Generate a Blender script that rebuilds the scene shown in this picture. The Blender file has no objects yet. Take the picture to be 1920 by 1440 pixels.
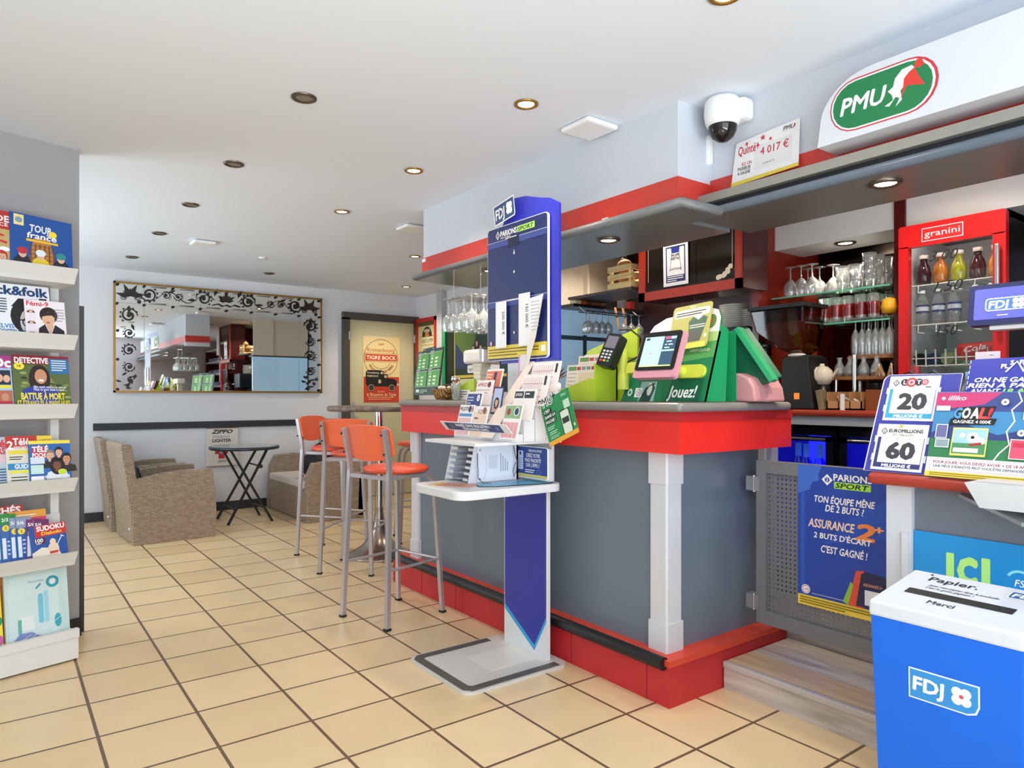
import bpy, bmesh, math, random
from mathutils import Matrix, Vector
random.seed(7)
C = bpy.context.scene.collection
PI = math.pi
SC = bpy.context.scene
# ---------------------------------------------------------------- camera
cam = bpy.data.cameras.new('camera'); co = bpy.data.objects.new('camera', cam); C.objects.link(co)
co.location = (0, 0, 1.2); co.rotation_euler = (PI/2, 0, -math.radians(36.5))
cam.sensor_width = 36; cam.lens = 36*1305/1920; cam.shift_y = 23/1920; cam.clip_start = .05
SC.camera = co
# ---------------------------------------------------------------- world, daylight, exposure
w = bpy.data.worlds.new('world'); SC.world = w; w.use_nodes = True
w.node_tree.nodes['Background'].inputs[0].default_value = (.80, .90, 1, 1)
w.node_tree.nodes['Background'].inputs[1].default_value = 1.0
def area(name, loc, rot, sx, sy, power, col):
    l = bpy.data.lights.new(name, 'AREA'); l.shape = 'RECTANGLE'; l.size = sx; l.size_y = sy; l.energy = power; l.color = col
    o = bpy.data.objects.new(name, l); C.objects.link(o); o.location = loc; o.rotation_euler = rot
    return o
area('daylight_shopfront', (-.4, -1.45, 1.35), (PI/2, 0, 0), 4.6, 2.1, 130, (.90, .95, 1))
area('daylight_pavement', (-.4, -2.3, -.25), (math.radians(128), 0, 0), 5.5, 1.6, 420, (.86, .93, 1))
area('daylight_side_window', (-1.22, 5.9, 1.45), (PI/2, 0, -PI/2), 2.7, 1.5, 58, (.84, .92, 1))
area('daylight_courtyard', (-1.9, 5.9, .1), (math.radians(125), 0, -PI/2), 3.0, 1.2, 90, (.86, .93, 1))
SC.view_settings.view_transform = 'Standard'; SC.view_settings.look = 'None'
SC.view_settings.exposure = 0.24; SC.view_settings.gamma = 1; SC.view_settings.use_curve_mapping = False
SC.cycles.max_bounces = 10; SC.cycles.diffuse_bounces = 6; SC.cycles.glossy_bounces = 5
SC.cycles.transparent_max_bounces = 40; SC.cycles.transmission_bounces = 6
SC.cycles.caustics_reflective = False; SC.cycles.caustics_refractive = False
# ---------------------------------------------------------------- materials
MC = {}
def lin(h):
    h = h.lstrip('#'); h = ''.join(c*2 for c in h) if len(h) == 3 else h; r = [int(h[i:i+2], 16)/255 for i in (0, 2, 4)]
    return tuple((c/12.92 if c <= .04045 else ((c+.055)/1.055)**2.4) for c in r) + (1,)
def mat(h, rough=.5, metal=0., emit=0., vary=.06, bump=0., scale=30., key=None, coat=0., stretch=None):
    k = (h, rough, metal, emit, vary, bump, scale, coat, stretch)
    if k in MC: return MC[k]
    m = bpy.data.materials.new(key or 'paint_' + h.strip('#')); m.use_nodes = True
    nt = m.node_tree; N = nt.nodes; L = nt.links; p = N['Principled BSDF']
    c = lin(h); p.inputs['Base Color'].default_value = c
    p.inputs['Roughness'].default_value = rough; p.inputs['Metallic'].default_value = metal
    if coat: p.inputs['Coat Weight'].default_value = coat
    if emit:
        p.inputs['Emission Color'].default_value = c; p.inputs['Emission Strength'].default_value = emit
    if vary or bump:
        tc = N.new('ShaderNodeTexCoord'); nz = N.new('ShaderNodeTexNoise'); nz.inputs['Scale'].default_value = scale; nz.inputs['Detail'].default_value = 3
        src = tc.outputs['Object']
        if stretch:
            mp = N.new('ShaderNodeMapping'); mp.inputs['Scale'].default_value = stretch; L.new(src, mp.inputs[0]); src = mp.outputs[0]
        L.new(src, nz.inputs['Vector'])
        if vary:
            mx = N.new('ShaderNodeMix'); mx.data_type = 'RGBA'
            mx.inputs[6].default_value = tuple(x*(1-vary) for x in c[:3]) + (1,); mx.inputs[7].default_value = tuple(min(1, x*(1+vary)) for x in c[:3]) + (1,)
            L.new(nz.outputs[0], mx.inputs[0]); L.new(mx.outputs[2], p.inputs['Base Color'])
        if bump:
            b = N.new('ShaderNodeBump'); b.inputs['Strength'].default_value = bump; b.inputs['Distance'].default_value = .01
            L.new(nz.outputs[0], b.inputs['Height']); L.new(b.outputs[0], p.inputs['Normal'])
    MC[k] = m
    return m
def ink(h): return mat(h, .45, vary=0)
def glass(name, tint=(1, 1, 1), gloss=.12, rough=.02, white_glint=0.):
    if name in MC: return MC[name]
    m = bpy.data.materials.new(name); m.use_nodes = True; nt = m.node_tree; N = nt.nodes; L = nt.links
    N.remove(N['Principled BSDF']); t = N.new('ShaderNodeBsdfTransparent'); t.inputs[0].default_value = tint + (1,)
    g = N.new('ShaderNodeBsdfGlossy'); g.inputs['Roughness'].default_value = rough
    lw = N.new('ShaderNodeLayerWeight'); lw.inputs[0].default_value = .5
    mr = N.new('ShaderNodeMapRange'); mr.inputs[3].default_value = gloss*.5; mr.inputs[4].default_value = min(.95, gloss*5)
    L.new(lw.outputs['Facing'], mr.inputs[0])
    mx = N.new('ShaderNodeMixShader'); L.new(mr.outputs[0], mx.inputs[0]); L.new(t.outputs[0], mx.inputs[1]); L.new(g.outputs[0], mx.inputs[2])
    out = mx
    if white_glint:
        df = N.new('ShaderNodeBsdfDiffuse'); df.inputs[0].default_value = (.9, .93, .95, 1); out = N.new('ShaderNodeMixShader'); out.inputs[0].default_value = white_glint  # white diffuse mixed into the glass to stand for bright highlights
        L.new(mx.outputs[0], out.inputs[1]); L.new(df.outputs[0], out.inputs[2])
    L.new(out.outputs[0], N['Material Output'].inputs[0]); MC[name] = m
    return m
def brickmat(name, c1, c2, cm, bw, rh, mortar, rough, offset=0., loc=(0, 0, 0), noise=.1, bump=.3, coords='Object', rot=(0, 0, 0)):
    m = bpy.data.materials.new(name); m.use_nodes = True; nt = m.node_tree; N = nt.nodes; L = nt.links; p = N['Principled BSDF']
    tc = N.new('ShaderNodeTexCoord'); mp = N.new('ShaderNodeMapping'); mp.inputs['Location'].default_value = loc; mp.inputs['Rotation'].default_value = rot
    br = N.new('ShaderNodeTexBrick'); br.offset = offset; br.squash = 1; br.inputs['Scale'].default_value = 1
    br.inputs['Color1'].default_value = lin(c1); br.inputs['Color2'].default_value = lin(c2); br.inputs['Mortar'].default_value = lin(cm)
    br.inputs['Mortar Size'].default_value = mortar; br.inputs['Mortar Smooth'].default_value = .1
    br.inputs['Brick Width'].default_value = bw; br.inputs['Row Height'].default_value = rh
    L.new(tc.outputs[coords], mp.inputs[0]); L.new(mp.outputs[0], br.inputs['Vector'])
    nz = N.new('ShaderNodeTexNoise'); nz.inputs['Scale'].default_value = 7; nz.inputs['Detail'].default_value = 5; L.new(tc.outputs[coords], nz.inputs['Vector'])
    mr = N.new('ShaderNodeMapRange'); mr.inputs[3].default_value = 1-noise; mr.inputs[4].default_value = 1+noise; L.new(nz.outputs[0], mr.inputs[0])
    mx = N.new('ShaderNodeMix'); mx.data_type = 'RGBA'; mx.blend_type = 'MULTIPLY'; mx.inputs[0].default_value = 1
    L.new(br.outputs['Color'], mx.inputs[6]); L.new(mr.outputs[0], mx.inputs[7]); L.new(mx.outputs[2], p.inputs['Base Color'])
    p.inputs['Roughness'].default_value = rough
    b = N.new('ShaderNodeBump'); b.inputs['Strength'].default_value = bump; b.inputs['Distance'].default_value = .004; b.invert = True
    L.new(br.outputs['Fac'], b.inputs['Height']); L.new(b.outputs[0], p.inputs['Normal'])
    return m
def woodmat(name, c1, c2, scale=(2, 30, 30), rough=.45):
    m = bpy.data.materials.new(name); m.use_nodes = True; nt = m.node_tree; N = nt.nodes; L = nt.links; p = N['Principled BSDF']
    tc = N.new('ShaderNodeTexCoord'); mp = N.new('ShaderNodeMapping'); mp.inputs['Scale'].default_value = scale
    nz = N.new('ShaderNodeTexNoise'); nz.inputs['Scale'].default_value = 1.6; nz.inputs['Detail'].default_value = 6; nz.inputs['Distortion'].default_value = .6
    cr = N.new('ShaderNodeValToRGB'); cr.color_ramp.elements[0].color = lin(c1); cr.color_ramp.elements[1].color = lin(c2)
    cr.color_ramp.elements[0].position = .35; cr.color_ramp.elements[1].position = .65
    L.new(tc.outputs['Object'], mp.inputs[0]); L.new(mp.outputs[0], nz.inputs['Vector']); L.new(nz.outputs[0], cr.inputs[0]); L.new(cr.outputs[0], p.inputs['Base Color'])
    p.inputs['Roughness'].default_value = rough
    return m
def wickermat(name, c1, c2):
    m = bpy.data.materials.new(name); m.use_nodes = True; nt = m.node_tree; N = nt.nodes; L = nt.links; p = N['Principled BSDF']
    tc = N.new('ShaderNodeTexCoord'); sx = N.new('ShaderNodeSeparateXYZ'); L.new(tc.outputs['Object'], sx.inputs[0])
    ad = N.new('ShaderNodeMath'); L.new(sx.outputs[0], ad.inputs[0]); L.new(sx.outputs[1], ad.inputs[1])
    cb = N.new('ShaderNodeCombineXYZ'); L.new(ad.outputs[0], cb.inputs[0]); L.new(sx.outputs[2], cb.inputs[1])
    br = N.new('ShaderNodeTexBrick'); br.offset = .5; br.inputs['Scale'].default_value = 1
    br.inputs['Brick Width'].default_value = .030; br.inputs['Row Height'].default_value = .0125; br.inputs['Mortar Size'].default_value = .0016
    br.inputs['Color1'].default_value = lin(c1); br.inputs['Color2'].default_value = lin(c2); br.inputs['Mortar'].default_value = lin('#57473a'); br.inputs['Mortar Smooth'].default_value = .8
    L.new(cb.outputs[0], br.inputs['Vector']); L.new(br.outputs['Color'], p.inputs['Base Color']); p.inputs['Roughness'].default_value = .55
    b = N.new('ShaderNodeBump'); b.invert = True; b.inputs['Strength'].default_value = .8; b.inputs['Distance'].default_value = .004
    L.new(br.outputs['Fac'], b.inputs['Height']); L.new(b.outputs[0], p.inputs['Normal'])
    return m
M_WALL = mat('#dedee2', .85, vary=.02, bump=.05, scale=60); M_PILLAR = mat('#a09e9f', .85, vary=.02)
M_CEIL = mat('#e6ecf5', .9, vary=.01); M_HEAD = mat('#cdd1da', .8, vary=.02)
M_RED = mat('#e02c22', .38, vary=.07, scale=5); M_BAND = mat('#c93a2e', .4, vary=.05, scale=4); M_PLINTH = mat('#c02a30', .5, vary=.12, scale=9)
M_PANEL = mat('#6a7784', .33, vary=.08, scale=4); M_POST = mat('#ccced4', .45, vary=.03); M_NOSE = mat('#827e79', .35, vary=.1, scale=20)
M_GREY = mat('#6d6e70', .4, vary=.06); M_BLACK = mat('#16171b', .4); M_DARK = mat('#2b2d33', .5); M_WHITE = mat('#f0f0f0', .4, vary=.02)
M_STEEL = mat('#c9c6c8', .32, metal=.85, vary=.05); M_CHROME = mat('#dcdcdc', .12, metal=1); M_GOLD = mat('#a07a3c', .35, metal=.7)
M_MAROON = mat('#5c1417', .25, vary=.12, scale=6); M_DKWOOD = mat('#2a1210', .3, vary=.2, scale=8); M_CABRED = mat('#b03522', .4, vary=.08)
M_MIRROR = mat('#e9edec', .015, metal=1, vary=0, key='mirror_silver'); M_DKMIRROR = mat('#4a403c', .03, metal=1, vary=0, key='bronze_mirror')
G_CLEAR = glass('clear_glass', (.97, .98, .98), .16, white_glint=.13); G_PANE = glass('window_glass', (.95, .97, .97), .05); G_GREEN = glass('shelf_glass', (.72, .92, .82), .12)
G_AMBER = glass('smoked_hopper', (.30, .17, .10), .12); G_RED = glass('red_glass', (.85, .12, .12), .10)
M_WICKER = wickermat('wicker', '#b7a48f', '#a08c77')
W, K = '#f4f4f4', '#15151a'
# ---------------------------------------------------------------- mesh builder
TX = {}
def glyphs(s, bold=0., shear=0.):           # flat letters; bold letters are overlapped copies a hair apart
    k = (s, shear)
    if k in TX: return TX[k]
    cu = bpy.data.curves.new('lettering', 'FONT'); cu.body = s; cu.size = 1; cu.resolution_u = 2; cu.shear = shear
    ob = bpy.data.objects.new('lettering', cu); me = bpy.data.meshes.new_from_object(ob)
    vs = [(v.co.x, v.co.y) for v in me.vertices]; fs = [tuple(p.vertices) for p in me.polygons]
    bpy.data.objects.remove(ob); bpy.data.curves.remove(cu); bpy.data.meshes.remove(me)
    if not vs: vs = [(0, 0)]
    x0 = min(v[0] for v in vs); x1 = max(v[0] for v in vs)
    TX[k] = ([(x-x0, y) for x, y in vs], fs, x1-x0)
    return TX[k]
def frame(o, u, v):
    u = Vector(u).normalized(); v = Vector(v); v = (v - u*v.dot(u)).normalized(); n = u.cross(v)
    return Matrix(((u.x, v.x, n.x, o[0]), (u.y, v.y, n.y, o[1]), (u.z, v.z, n.z, o[2]), (0, 0, 0, 1)))
def FX(X, y, z, t=0.):                       # faces -X; bottom-left corner at (X,y,z); t leans the top back
    return frame((X, y, z), (0, -1, 0), (math.sin(t), 0, math.cos(t)))
def FY(Y, x, z, t=0.):                       # faces -Y
    return frame((x, Y, z), (1, 0, 0), (0, math.sin(t), math.cos(t)))
class B:
    def __init__(s, M=None): s.v = []; s.f = []; s.mi = []; s.sm = []; s.ms = []; s.M = M; s.k = 0
    def add(s, vs, fs, m, smooth=False):
        if m not in s.ms: s.ms.append(m)
        i = s.ms.index(m); n = len(s.v); M = s.M
        s.v += [tuple(M @ Vector(v)) for v in vs] if M is not None else [tuple(v) for v in vs]
        for f in fs: s.f.append(tuple(a+n for a in f)); s.mi.append(i); s.sm.append(smooth)
        return s
    def box(s, x0, x1, y0, y1, z0, z1, m):
        v = [(x, y, z) for z in (z0, z1) for y in (y0, y1) for x in (x0, x1)]
        return s.add(v, [(0, 2, 3, 1), (4, 5, 7, 6), (0, 1, 5, 4), (2, 6, 7, 3), (0, 4, 6, 2), (1, 3, 7, 5)], m)
    def rb(s, x0, x1, y0, y1, z0, z1, r, m, n=2, vert=False):
        bm = bmesh.new(); bmesh.ops.create_cube(bm, size=1)
        for v in bm.verts: v.co = Vector(((x0+x1)/2+v.co.x*(x1-x0), (y0+y1)/2+v.co.y*(y1-y0), (z0+z1)/2+v.co.z*(z1-z0)))
        es = [e for e in bm.edges if not vert or abs((e.verts[0].co-e.verts[1].co).z) > 1e-6]
        bmesh.ops.bevel(bm, geom=es, offset=r, segments=n, profile=.5, affect='EDGES'); bm.verts.index_update()
        s.add([v.co[:] for v in bm.verts], [tuple(v.index for v in f.verts) for f in bm.faces], m); bm.free(); return s
    def bar(s, p, q, a, b, m, up=(0, 0, 1)):
        p = Vector(p); q = Vector(q); d = (q-p).normalized(); u = Vector(up)
        if abs(d.dot(u)) > .95: u = Vector((1, 0, 0))
        x = d.cross(u).normalized(); y = x.cross(d)
        v = [e + x*i*a/2 + y*j*b/2 for e in (p, q) for i, j in ((-1, -1), (1, -1), (1, 1), (-1, 1))]
        return s.add(v, [(0, 1, 2, 3), (7, 6, 5, 4), (0, 4, 5, 1), (1, 5, 6, 2), (2, 6, 7, 3), (3, 7, 4, 0)], m)
    def tube(s, pts, r, m, n=8, rs=None, cap=True, flat=False):
        P = [Vector(p) for p in pts]; vs = []; fs = []
        D = [(P[i+1]-P[i]).normalized() for i in range(len(P)-1)]
        ref = min((Vector((0, 0, 1)), Vector((1, 0, 0)), Vector((0, 1, 0))), key=lambda a: max(abs(d.dot(a)) for d in D))
        for i, p in enumerate(P):
            d = (P[min(i+1, len(P)-1)]-P[max(i-1, 0)]).normalized()
            x = d.cross(ref).normalized(); y = d.cross(x)
            rr = rs[i] if rs else r
            for j in range(n):
                a = 2*PI*(j+.5)/n; vs.append(p + x*math.cos(a)*rr + y*math.sin(a)*rr)
        for i in range(len(P)-1):
            for j in range(n): fs.append((i*n+j, i*n+(j+1) % n, (i+1)*n+(j+1) % n, (i+1)*n+j))
        s.add(vs, fs, m, not flat)
        if cap: s.add(vs[:n], [tuple(range(n))], m); s.add(vs[-n:], [tuple(range(n))[::-1]], m)
        return s
    def cyl(s, p, q, r, m, r2=None, n=16): return s.tube([p, q], r, m, n, rs=[r, r if r2 is None else r2])
    def lathe(s, prof, c, m, n=20, smooth=True):
        vs = []; fs = []
        for r, z in prof:
            for j in range(n):
                a = 2*PI*j/n; vs.append((c[0]+r*math.cos(a), c[1]+r*math.sin(a), c[2]+z))
        for i in range(len(prof)-1):
            for j in range(n): fs.append((i*n+j, i*n+(j+1) % n, (i+1)*n+(j+1) % n, (i+1)*n+j))
        return s.add(vs, fs, m, smooth)
    def prism(s, F, pts, d, m, smooth=False):       # polygon in frame F, pushed back by d
        n = len(pts); vs = [F @ Vector((a, b, 0)) for a, b in pts] + [F @ Vector((a, b, -d)) for a, b in pts]
        fs = [tuple(range(n)), tuple(range(2*n-1, n-1, -1))] + [(i, i+n, (i+1) % n+n, (i+1) % n) for i in range(n)]
        return s.add(vs, fs, m, smooth)
    def ball(s, c, r, m, sx=1, sy=1, sz=1, n=14):
        return s.add([(c[0]+r*sx*math.sin(PI*i/n)*math.cos(2*PI*j/n), c[1]+r*sy*math.sin(PI*i/n)*math.sin(2*PI*j/n), c[2]-r*sz*math.cos(PI*i/n)) for i in range(n+1) for j in range(n)],
                     [(i*n+j, i*n+(j+1) % n, (i+1)*n+(j+1) % n, (i+1)*n+j) for i in range(n) for j in range(n)], m, True)
    # printed layers, in the current frame
    def z(s): s.k += 1; return s.k*.00009
    def board(s, w_, h_, t, m, r=0., n=5):
        if isinstance(m, str): m = ink(m)
        pts = rr(0, 0, w_, h_, r, n) if r else [(0, 0), (w_, 0), (w_, h_), (0, h_)]
        return s.prism(Matrix(), pts, t, m)
    def poly(s, pts, m):
        if isinstance(m, str): m = ink(m)
        z = s.z(); return s.add([(a, b, z) for a, b in pts], [tuple(range(len(pts)))], m)
    def rect(s, u, v, w_, h_, m): return s.poly([(u, v), (u+w_, v), (u+w_, v+h_), (u, v+h_)], m)
    def rrect(s, u, v, w_, h_, r, m): return s.poly(rr(u, v, w_, h_, r), m)
    def ell(s, u, v, a, b, m, n=20, a0=0, a1=2*PI): return s.poly([(u+a*math.cos(a0+(a1-a0)*i/n), v+b*math.sin(a0+(a1-a0)*i/n)) for i in range(n if a1-a0 > 6.2 else n+1)], m)
    def ring(s, u, v, r, t, m, n=28, a0=0, a1=2*PI, ry=None):
        ry = ry or r; P = [(u+r*math.cos(a0+(a1-a0)*i/n), v+ry*math.sin(a0+(a1-a0)*i/n)) for i in range(n+1)]; return s.stroke(P, t, m)
    def stroke(s, P, t, m, t2=None):
        if isinstance(m, str): m = ink(m)
        z = s.z(); vs = []; n = len(P)
        for i, (a, b) in enumerate(P):
            p, q = P[max(i-1, 0)], P[min(i+1, n-1)]; dx, dy = q[0]-p[0], q[1]-p[1]; L = math.hypot(dx, dy) or 1
            h = (t if t2 is None else t+(t2-t)*i/(n-1))/2; vs += [(a-dy/L*h, b+dx/L*h, z), (a+dy/L*h, b-dx/L*h, z)]
        return s.add(vs, [(2*i, 2*i+1, 2*i+3, 2*i+2) for i in range(n-1)], m)
    def text(s, t, u, v, h, m, w=None, bold=.02, shear=0., al='l', rot=0., sq=None):
        if isinstance(m, str): m = ink(m)
        vs, fs, tw = glyphs(t, bold, shear); k = h/.73; kx = k
        if w: kx = w/tw
        elif sq: kx = k*sq
        ox = {'l': 0, 'c': -tw*kx/2, 'r': -tw*kx}[al]; z = s.z(); c, d = math.cos(rot), math.sin(rot)
        e = max(0., bold)*.75; of = [(0, 0)] + ([(e*math.cos(a*PI/4), e*math.sin(a*PI/4)) for a in range(0, 8, 1 if e > .03 else 2)] if e > .006 else [])
        for i, (p, q) in enumerate(of): s.add([(u+(ox+(x+p)*kx)*c-(y+q)*k*d, v+(ox+(x+p)*kx)*d+(y+q)*k*c, z+i*.000015) for x, y in vs], fs, m)
        return s
    def lines(s, u, v, w_, n, dy, h, m, seed=0):
        R = random.Random(seed+n)
        for i in range(n): s.rect(u, v-i*dy, w_*(1 if i < n-1 else R.uniform(.5, .9)), h, m)
        return s
    def person(s, u, v, k, skin, hair, shirt, longhair=False):
        s.poly([(u-k*1.0, v), (u+k*1.0, v), (u+k*.85, v+k*.65), (u+k*.3, v+k*.85), (u-k*.3, v+k*.85), (u-k*.85, v+k*.65)], shirt)
        if longhair: s.ell(u, v+k*1.25, k*.62, k*.85, hair)
        s.rect(u-k*.17, v+k*.7, k*.34, k*.35, skin); s.ell(u, v+k*1.5, k*.47, k*.58, hair); s.ell(u, v+k*1.36, k*.36, k*.47, skin)
        s.poly([(u-k*.37, v+k*1.5), (u-k*.2, v+k*1.72), (u+k*.25, v+k*1.7), (u+k*.37, v+k*1.5), (u+k*.3, v+k*1.85), (u-k*.3, v+k*1.85)], hair)
        for e in (-.14, .14): s.ell(u+k*e, v+k*1.42, k*.05, k*.035, '#2a1d18', 8)
        s.ell(u, v+k*1.14, k*.12, k*.035, '#a84a48', 8); return s
    def build(s, name, parent=None, origin=None, label=None, cat=None, group=None, kind=None, bevel=0.):
        me = bpy.data.meshes.new(name)
        if parent is not None: I = parent_inv(parent)
        else:
            if origin is None:
                xs = [v[0] for v in s.v]; ys = [v[1] for v in s.v]; zs = [v[2] for v in s.v]
                origin = ((min(xs)+max(xs))/2, (min(ys)+max(ys))/2, min(zs)) if kind != 'structure' else (0, 0, 0)
            I = Matrix.Translation(-Vector(origin))
        me.from_pydata([tuple(I @ Vector(v)) for v in s.v], [], s.f)
        for m in s.ms: me.materials.append(m)
        me.polygons.foreach_set('material_index', s.mi); me.polygons.foreach_set('use_smooth', s.sm)
        bm = bmesh.new(); bm.from_mesh(me); bmesh.ops.recalc_face_normals(bm, faces=bm.faces) if not s.k else None; bm.to_mesh(me); bm.free()
        o = bpy.data.objects.new(name, me); C.objects.link(o)
        if parent is not None: o.parent = parent
        else: o.location = origin
        if bevel:
            md = o.modifiers.new('bevel', 'BEVEL'); md.width = bevel; md.segments = 2; md.limit_method = 'ANGLE'
        tag(o, label, cat, group, kind)
        return o
def rr(u, v, w_, h_, r, n=5):
    P = []
    for cx, cy, a in ((u+w_-r, v+r, -PI/2), (u+w_-r, v+h_-r, 0), (u+r, v+h_-r, PI/2), (u+r, v+r, PI)):
        P += [(cx+r*math.cos(a+PI/2*i/n), cy+r*math.sin(a+PI/2*i/n)) for i in range(n+1)]
    return P
MATS = {}
def mw(o):
    M = Matrix.Translation(o.location) @ o.rotation_euler.to_matrix().to_4x4()
    return mw(o.parent) @ M if o.parent else M
def parent_inv(o): return mw(o).inverted()
def tag(o, label=None, cat=None, group=None, kind=None):
    for k, v in (('label', label), ('category', cat), ('group', group), ('kind', kind)):
        if v: o[k] = v
    return o
def thing(name, label, cat, loc=(0, 0, 0), rz=0., group=None):
    o = bpy.data.objects.new(name, None); C.objects.link(o); o.empty_display_size = .05
    o.location = loc; o.rotation_euler = (0, 0, rz)
    return tag(o, label, cat, group)
def dup(root, loc, rz=None, label=None, group=None, scale=None):
    def cp(o, par):
        c = o.copy(); C.objects.link(c); c.parent = par
        for ch in [x for x in KIDS(o)]: cp(ch, c)
        return c
    r = cp(root, None); r.location = loc
    if rz is not None: r.rotation_euler = (0, 0, rz)
    if scale: r.scale = scale
    tag(r, label, None, group)
    return r
def KIDS(o): return list(o.children)
def struct(name, b, parent=None): return b.build(name, parent, kind='structure')
# ================================================================ the room
M_TILE = brickmat('floor_tiles', '#e6cca2', '#dcc094', '#6b533c', 0.325, .327, .006, .3, loc=(-.286+.325*20, -.222+.327*20, 0), noise=.08)
b = B(); b.box(-3.2, 4.5, -1.4, 7.85, -.1, 0, M_TILE); struct('floor', b)
ZC = 2.435
b = B(); b.box(-3.2, 4.5, -1.4, 7.85, ZC, ZC+.1, M_CEIL); struct('ceiling', b)
b = B(); b.box(-1.3, 4.33, 7.72, 7.85, 0, ZC, M_WALL); struct('wall_back', b)
b = B(); b.box(4.23, 4.4, -1.4, 7.72, 0, ZC, M_WALL); struct('wall_right', b)
RK = math.radians(16); RD = Vector((math.cos(RK), math.sin(RK), 0)); RN = Vector((-math.sin(RK), math.cos(RK), 0))
PC = Vector((.332, 4.103, 0))                                      # the free end of the grey wall behind the magazines
def rfr(x, y, z): return Vector((.275, 3.72, 0)) + RD*x + RN*y + Vector((0, 0, z))     # rack coordinates
b = B(); FF = frame(PC, RD, (0, 0, 1)); A = FF @ Matrix.Rotation(-PI/2, 4, 'X')
pw = [PC, PC-RD*3.6, PC-RD*3.6+RN*.10, PC+RN*.10]
b.add([(p.x, p.y, z) for z in (0, ZC) for p in pw], [(0, 1, 2, 3), (4, 5, 6, 7), (0, 1, 5, 4), (1, 2, 6, 5), (2, 3, 7, 6), (3, 0, 4, 7)], M_PILLAR); struct('wall_left', b)
b = B(); q = PC+RN*.055
b.bar(q+RD*.006+Vector((0, 0, .0)), q+RD*.006+Vector((0, 0, 1.66)), .007, .07, M_BLACK); struct('trim_1', b)
b = B(); q = PC-RN*.008
b.bar(q-RD*1.2+Vector((0, 0, .045)), q+RD*.004+Vector((0, 0, .045)), .016, .09, M_BLACK); struct('baseboard_left', b)
# alcove with a side window on the far left
b = B(); b.box(-1.2, -1.1, 4.0, 7.72, 0, .7, M_WALL); b.box(-1.2, -1.1, 4.0, 7.72, 2.2, ZC, M_WALL); b.box(-1.2, -1.1, 4.0, 4.55, .7, 2.2, M_WALL); b.box(-1.2, -1.1, 7.25, 7.72, .7, 2.2, M_WALL); struct('wall_alcove', b)
b = B()
for y0, y1 in ((4.55, 4.61), (5.87, 5.93), (7.19, 7.25)): b.box(-1.18, -1.12, y0, y1, .7, 2.2, M_WHITE)
for z0 in (.7, 2.14): b.box(-1.18, -1.12, 4.55, 7.25, z0, z0+.06, M_WHITE)
wf = struct('window_1', b); b = B(); b.box(-1.153, -1.147, 4.6, 7.2, .75, 2.15, G_PANE); b.build('pane', wf)
# shopfront behind the photographer
b = B(); b.box(-3.2, -2.7, -1.4, -1.3, 0, ZC, M_WALL); b.box(1.95, 4.4, -1.4, -1.3, 0, ZC, M_WALL); b.box(-2.7, 1.95, -1.4, -1.3, 0, .3, M_WALL); b.box(-2.7, 1.95, -1.4, -1.3, 2.38, ZC, M_WALL); struct('wall_front', b)
b = B()
for x in (-2.7, -1.18, .33, 1.89): b.box(x, x+.06, -1.39, -1.32, .3, 2.38, M_DARK)
for z in (.3, 2.32): b.box(-2.7, 1.95, -1.39, -1.32, z, z+.06, M_DARK)
wf = struct('window_2', b); b = B(); b.box(-2.65, 1.9, -1.356, -1.352, .35, 2.33, G_PANE); b.build('pane', wf)
b = B(); b.box(-3.2, -3.1, -1.4, 3.3, 0, ZC, M_WALL); struct('wall_shop_left', b)
# back wall trims
b = B(); b.box(.736, 3.20, 7.70, 7.72, .872, .94, M_DARK); struct('trim_2', b)
b = B(); b.box(-1.1, 3.22, 7.70, 7.72, 0, .09, M_DARK); struct('baseboard_back', b)
# door in the back wall
b = B(); DK = mat('#4b4640', .45)
for x0, x1 in ((3.235, 3.315), (4.165, 4.225)): b.box(x0, x1, 7.66, 7.72, 0, 2.12, DK)
b.box(3.235, 4.225, 7.66, 7.72, 2.10, 2.185, DK); dr = struct('door_1', b)
b = B(); b.box(3.315, 4.165, 7.69, 7.72, .01, 2.10, mat('#cfc8a2', .45, vary=.03)); b.build('door_leaf', dr)
b = B(); b.rb(3.30, 3.325, 7.655, 7.69, 1.86, 1.96, .004, M_STEEL); b.build('hinge', dr)
b = B(); b.rb(4.155, 4.175, 7.655, 7.69, 1.86, 1.96, .004, M_STEEL); b.build('hinge', dr)
b = B(); b.rb(3.335, 3.375, 7.675, 7.69, .92, 1.13, .004, M_STEEL); b.cyl((3.355, 7.675, 1.06), (3.355, 7.63, 1.06), .01, M_STEEL); b.bar((3.35, 7.63, 1.06), (3.46, 7.63, 1.06), .02, .018, M_STEEL); b.build('handle', dr)
b = B(); b.rb(4.16, 4.23, 7.0, 7.12, 0, ZC, .004, mat('#b9b9bb', .6)); struct('trim_3', b)
# ---------------- bulkhead over the counter and header over the opening
b = B(); b.box(2.28, 2.62, 1.92, 4.07, 1.96, ZC, M_HEAD); struct('wall_bulkhead', b)
b = B(); b.box(2.50, 2.62, -1.3, 1.92, 2.0, ZC, M_HEAD); struct('wall_header', b)
b = B(); b.box(2.272, 2.62, 1.912, 4.078, 2.02, 2.115, M_BAND); struct('trim_4', b)
b = B(); b.box(2.492, 2.50, -1.3, 1.92, 2.045, 2.135, M_BAND); struct('trim_5', b)
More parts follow.
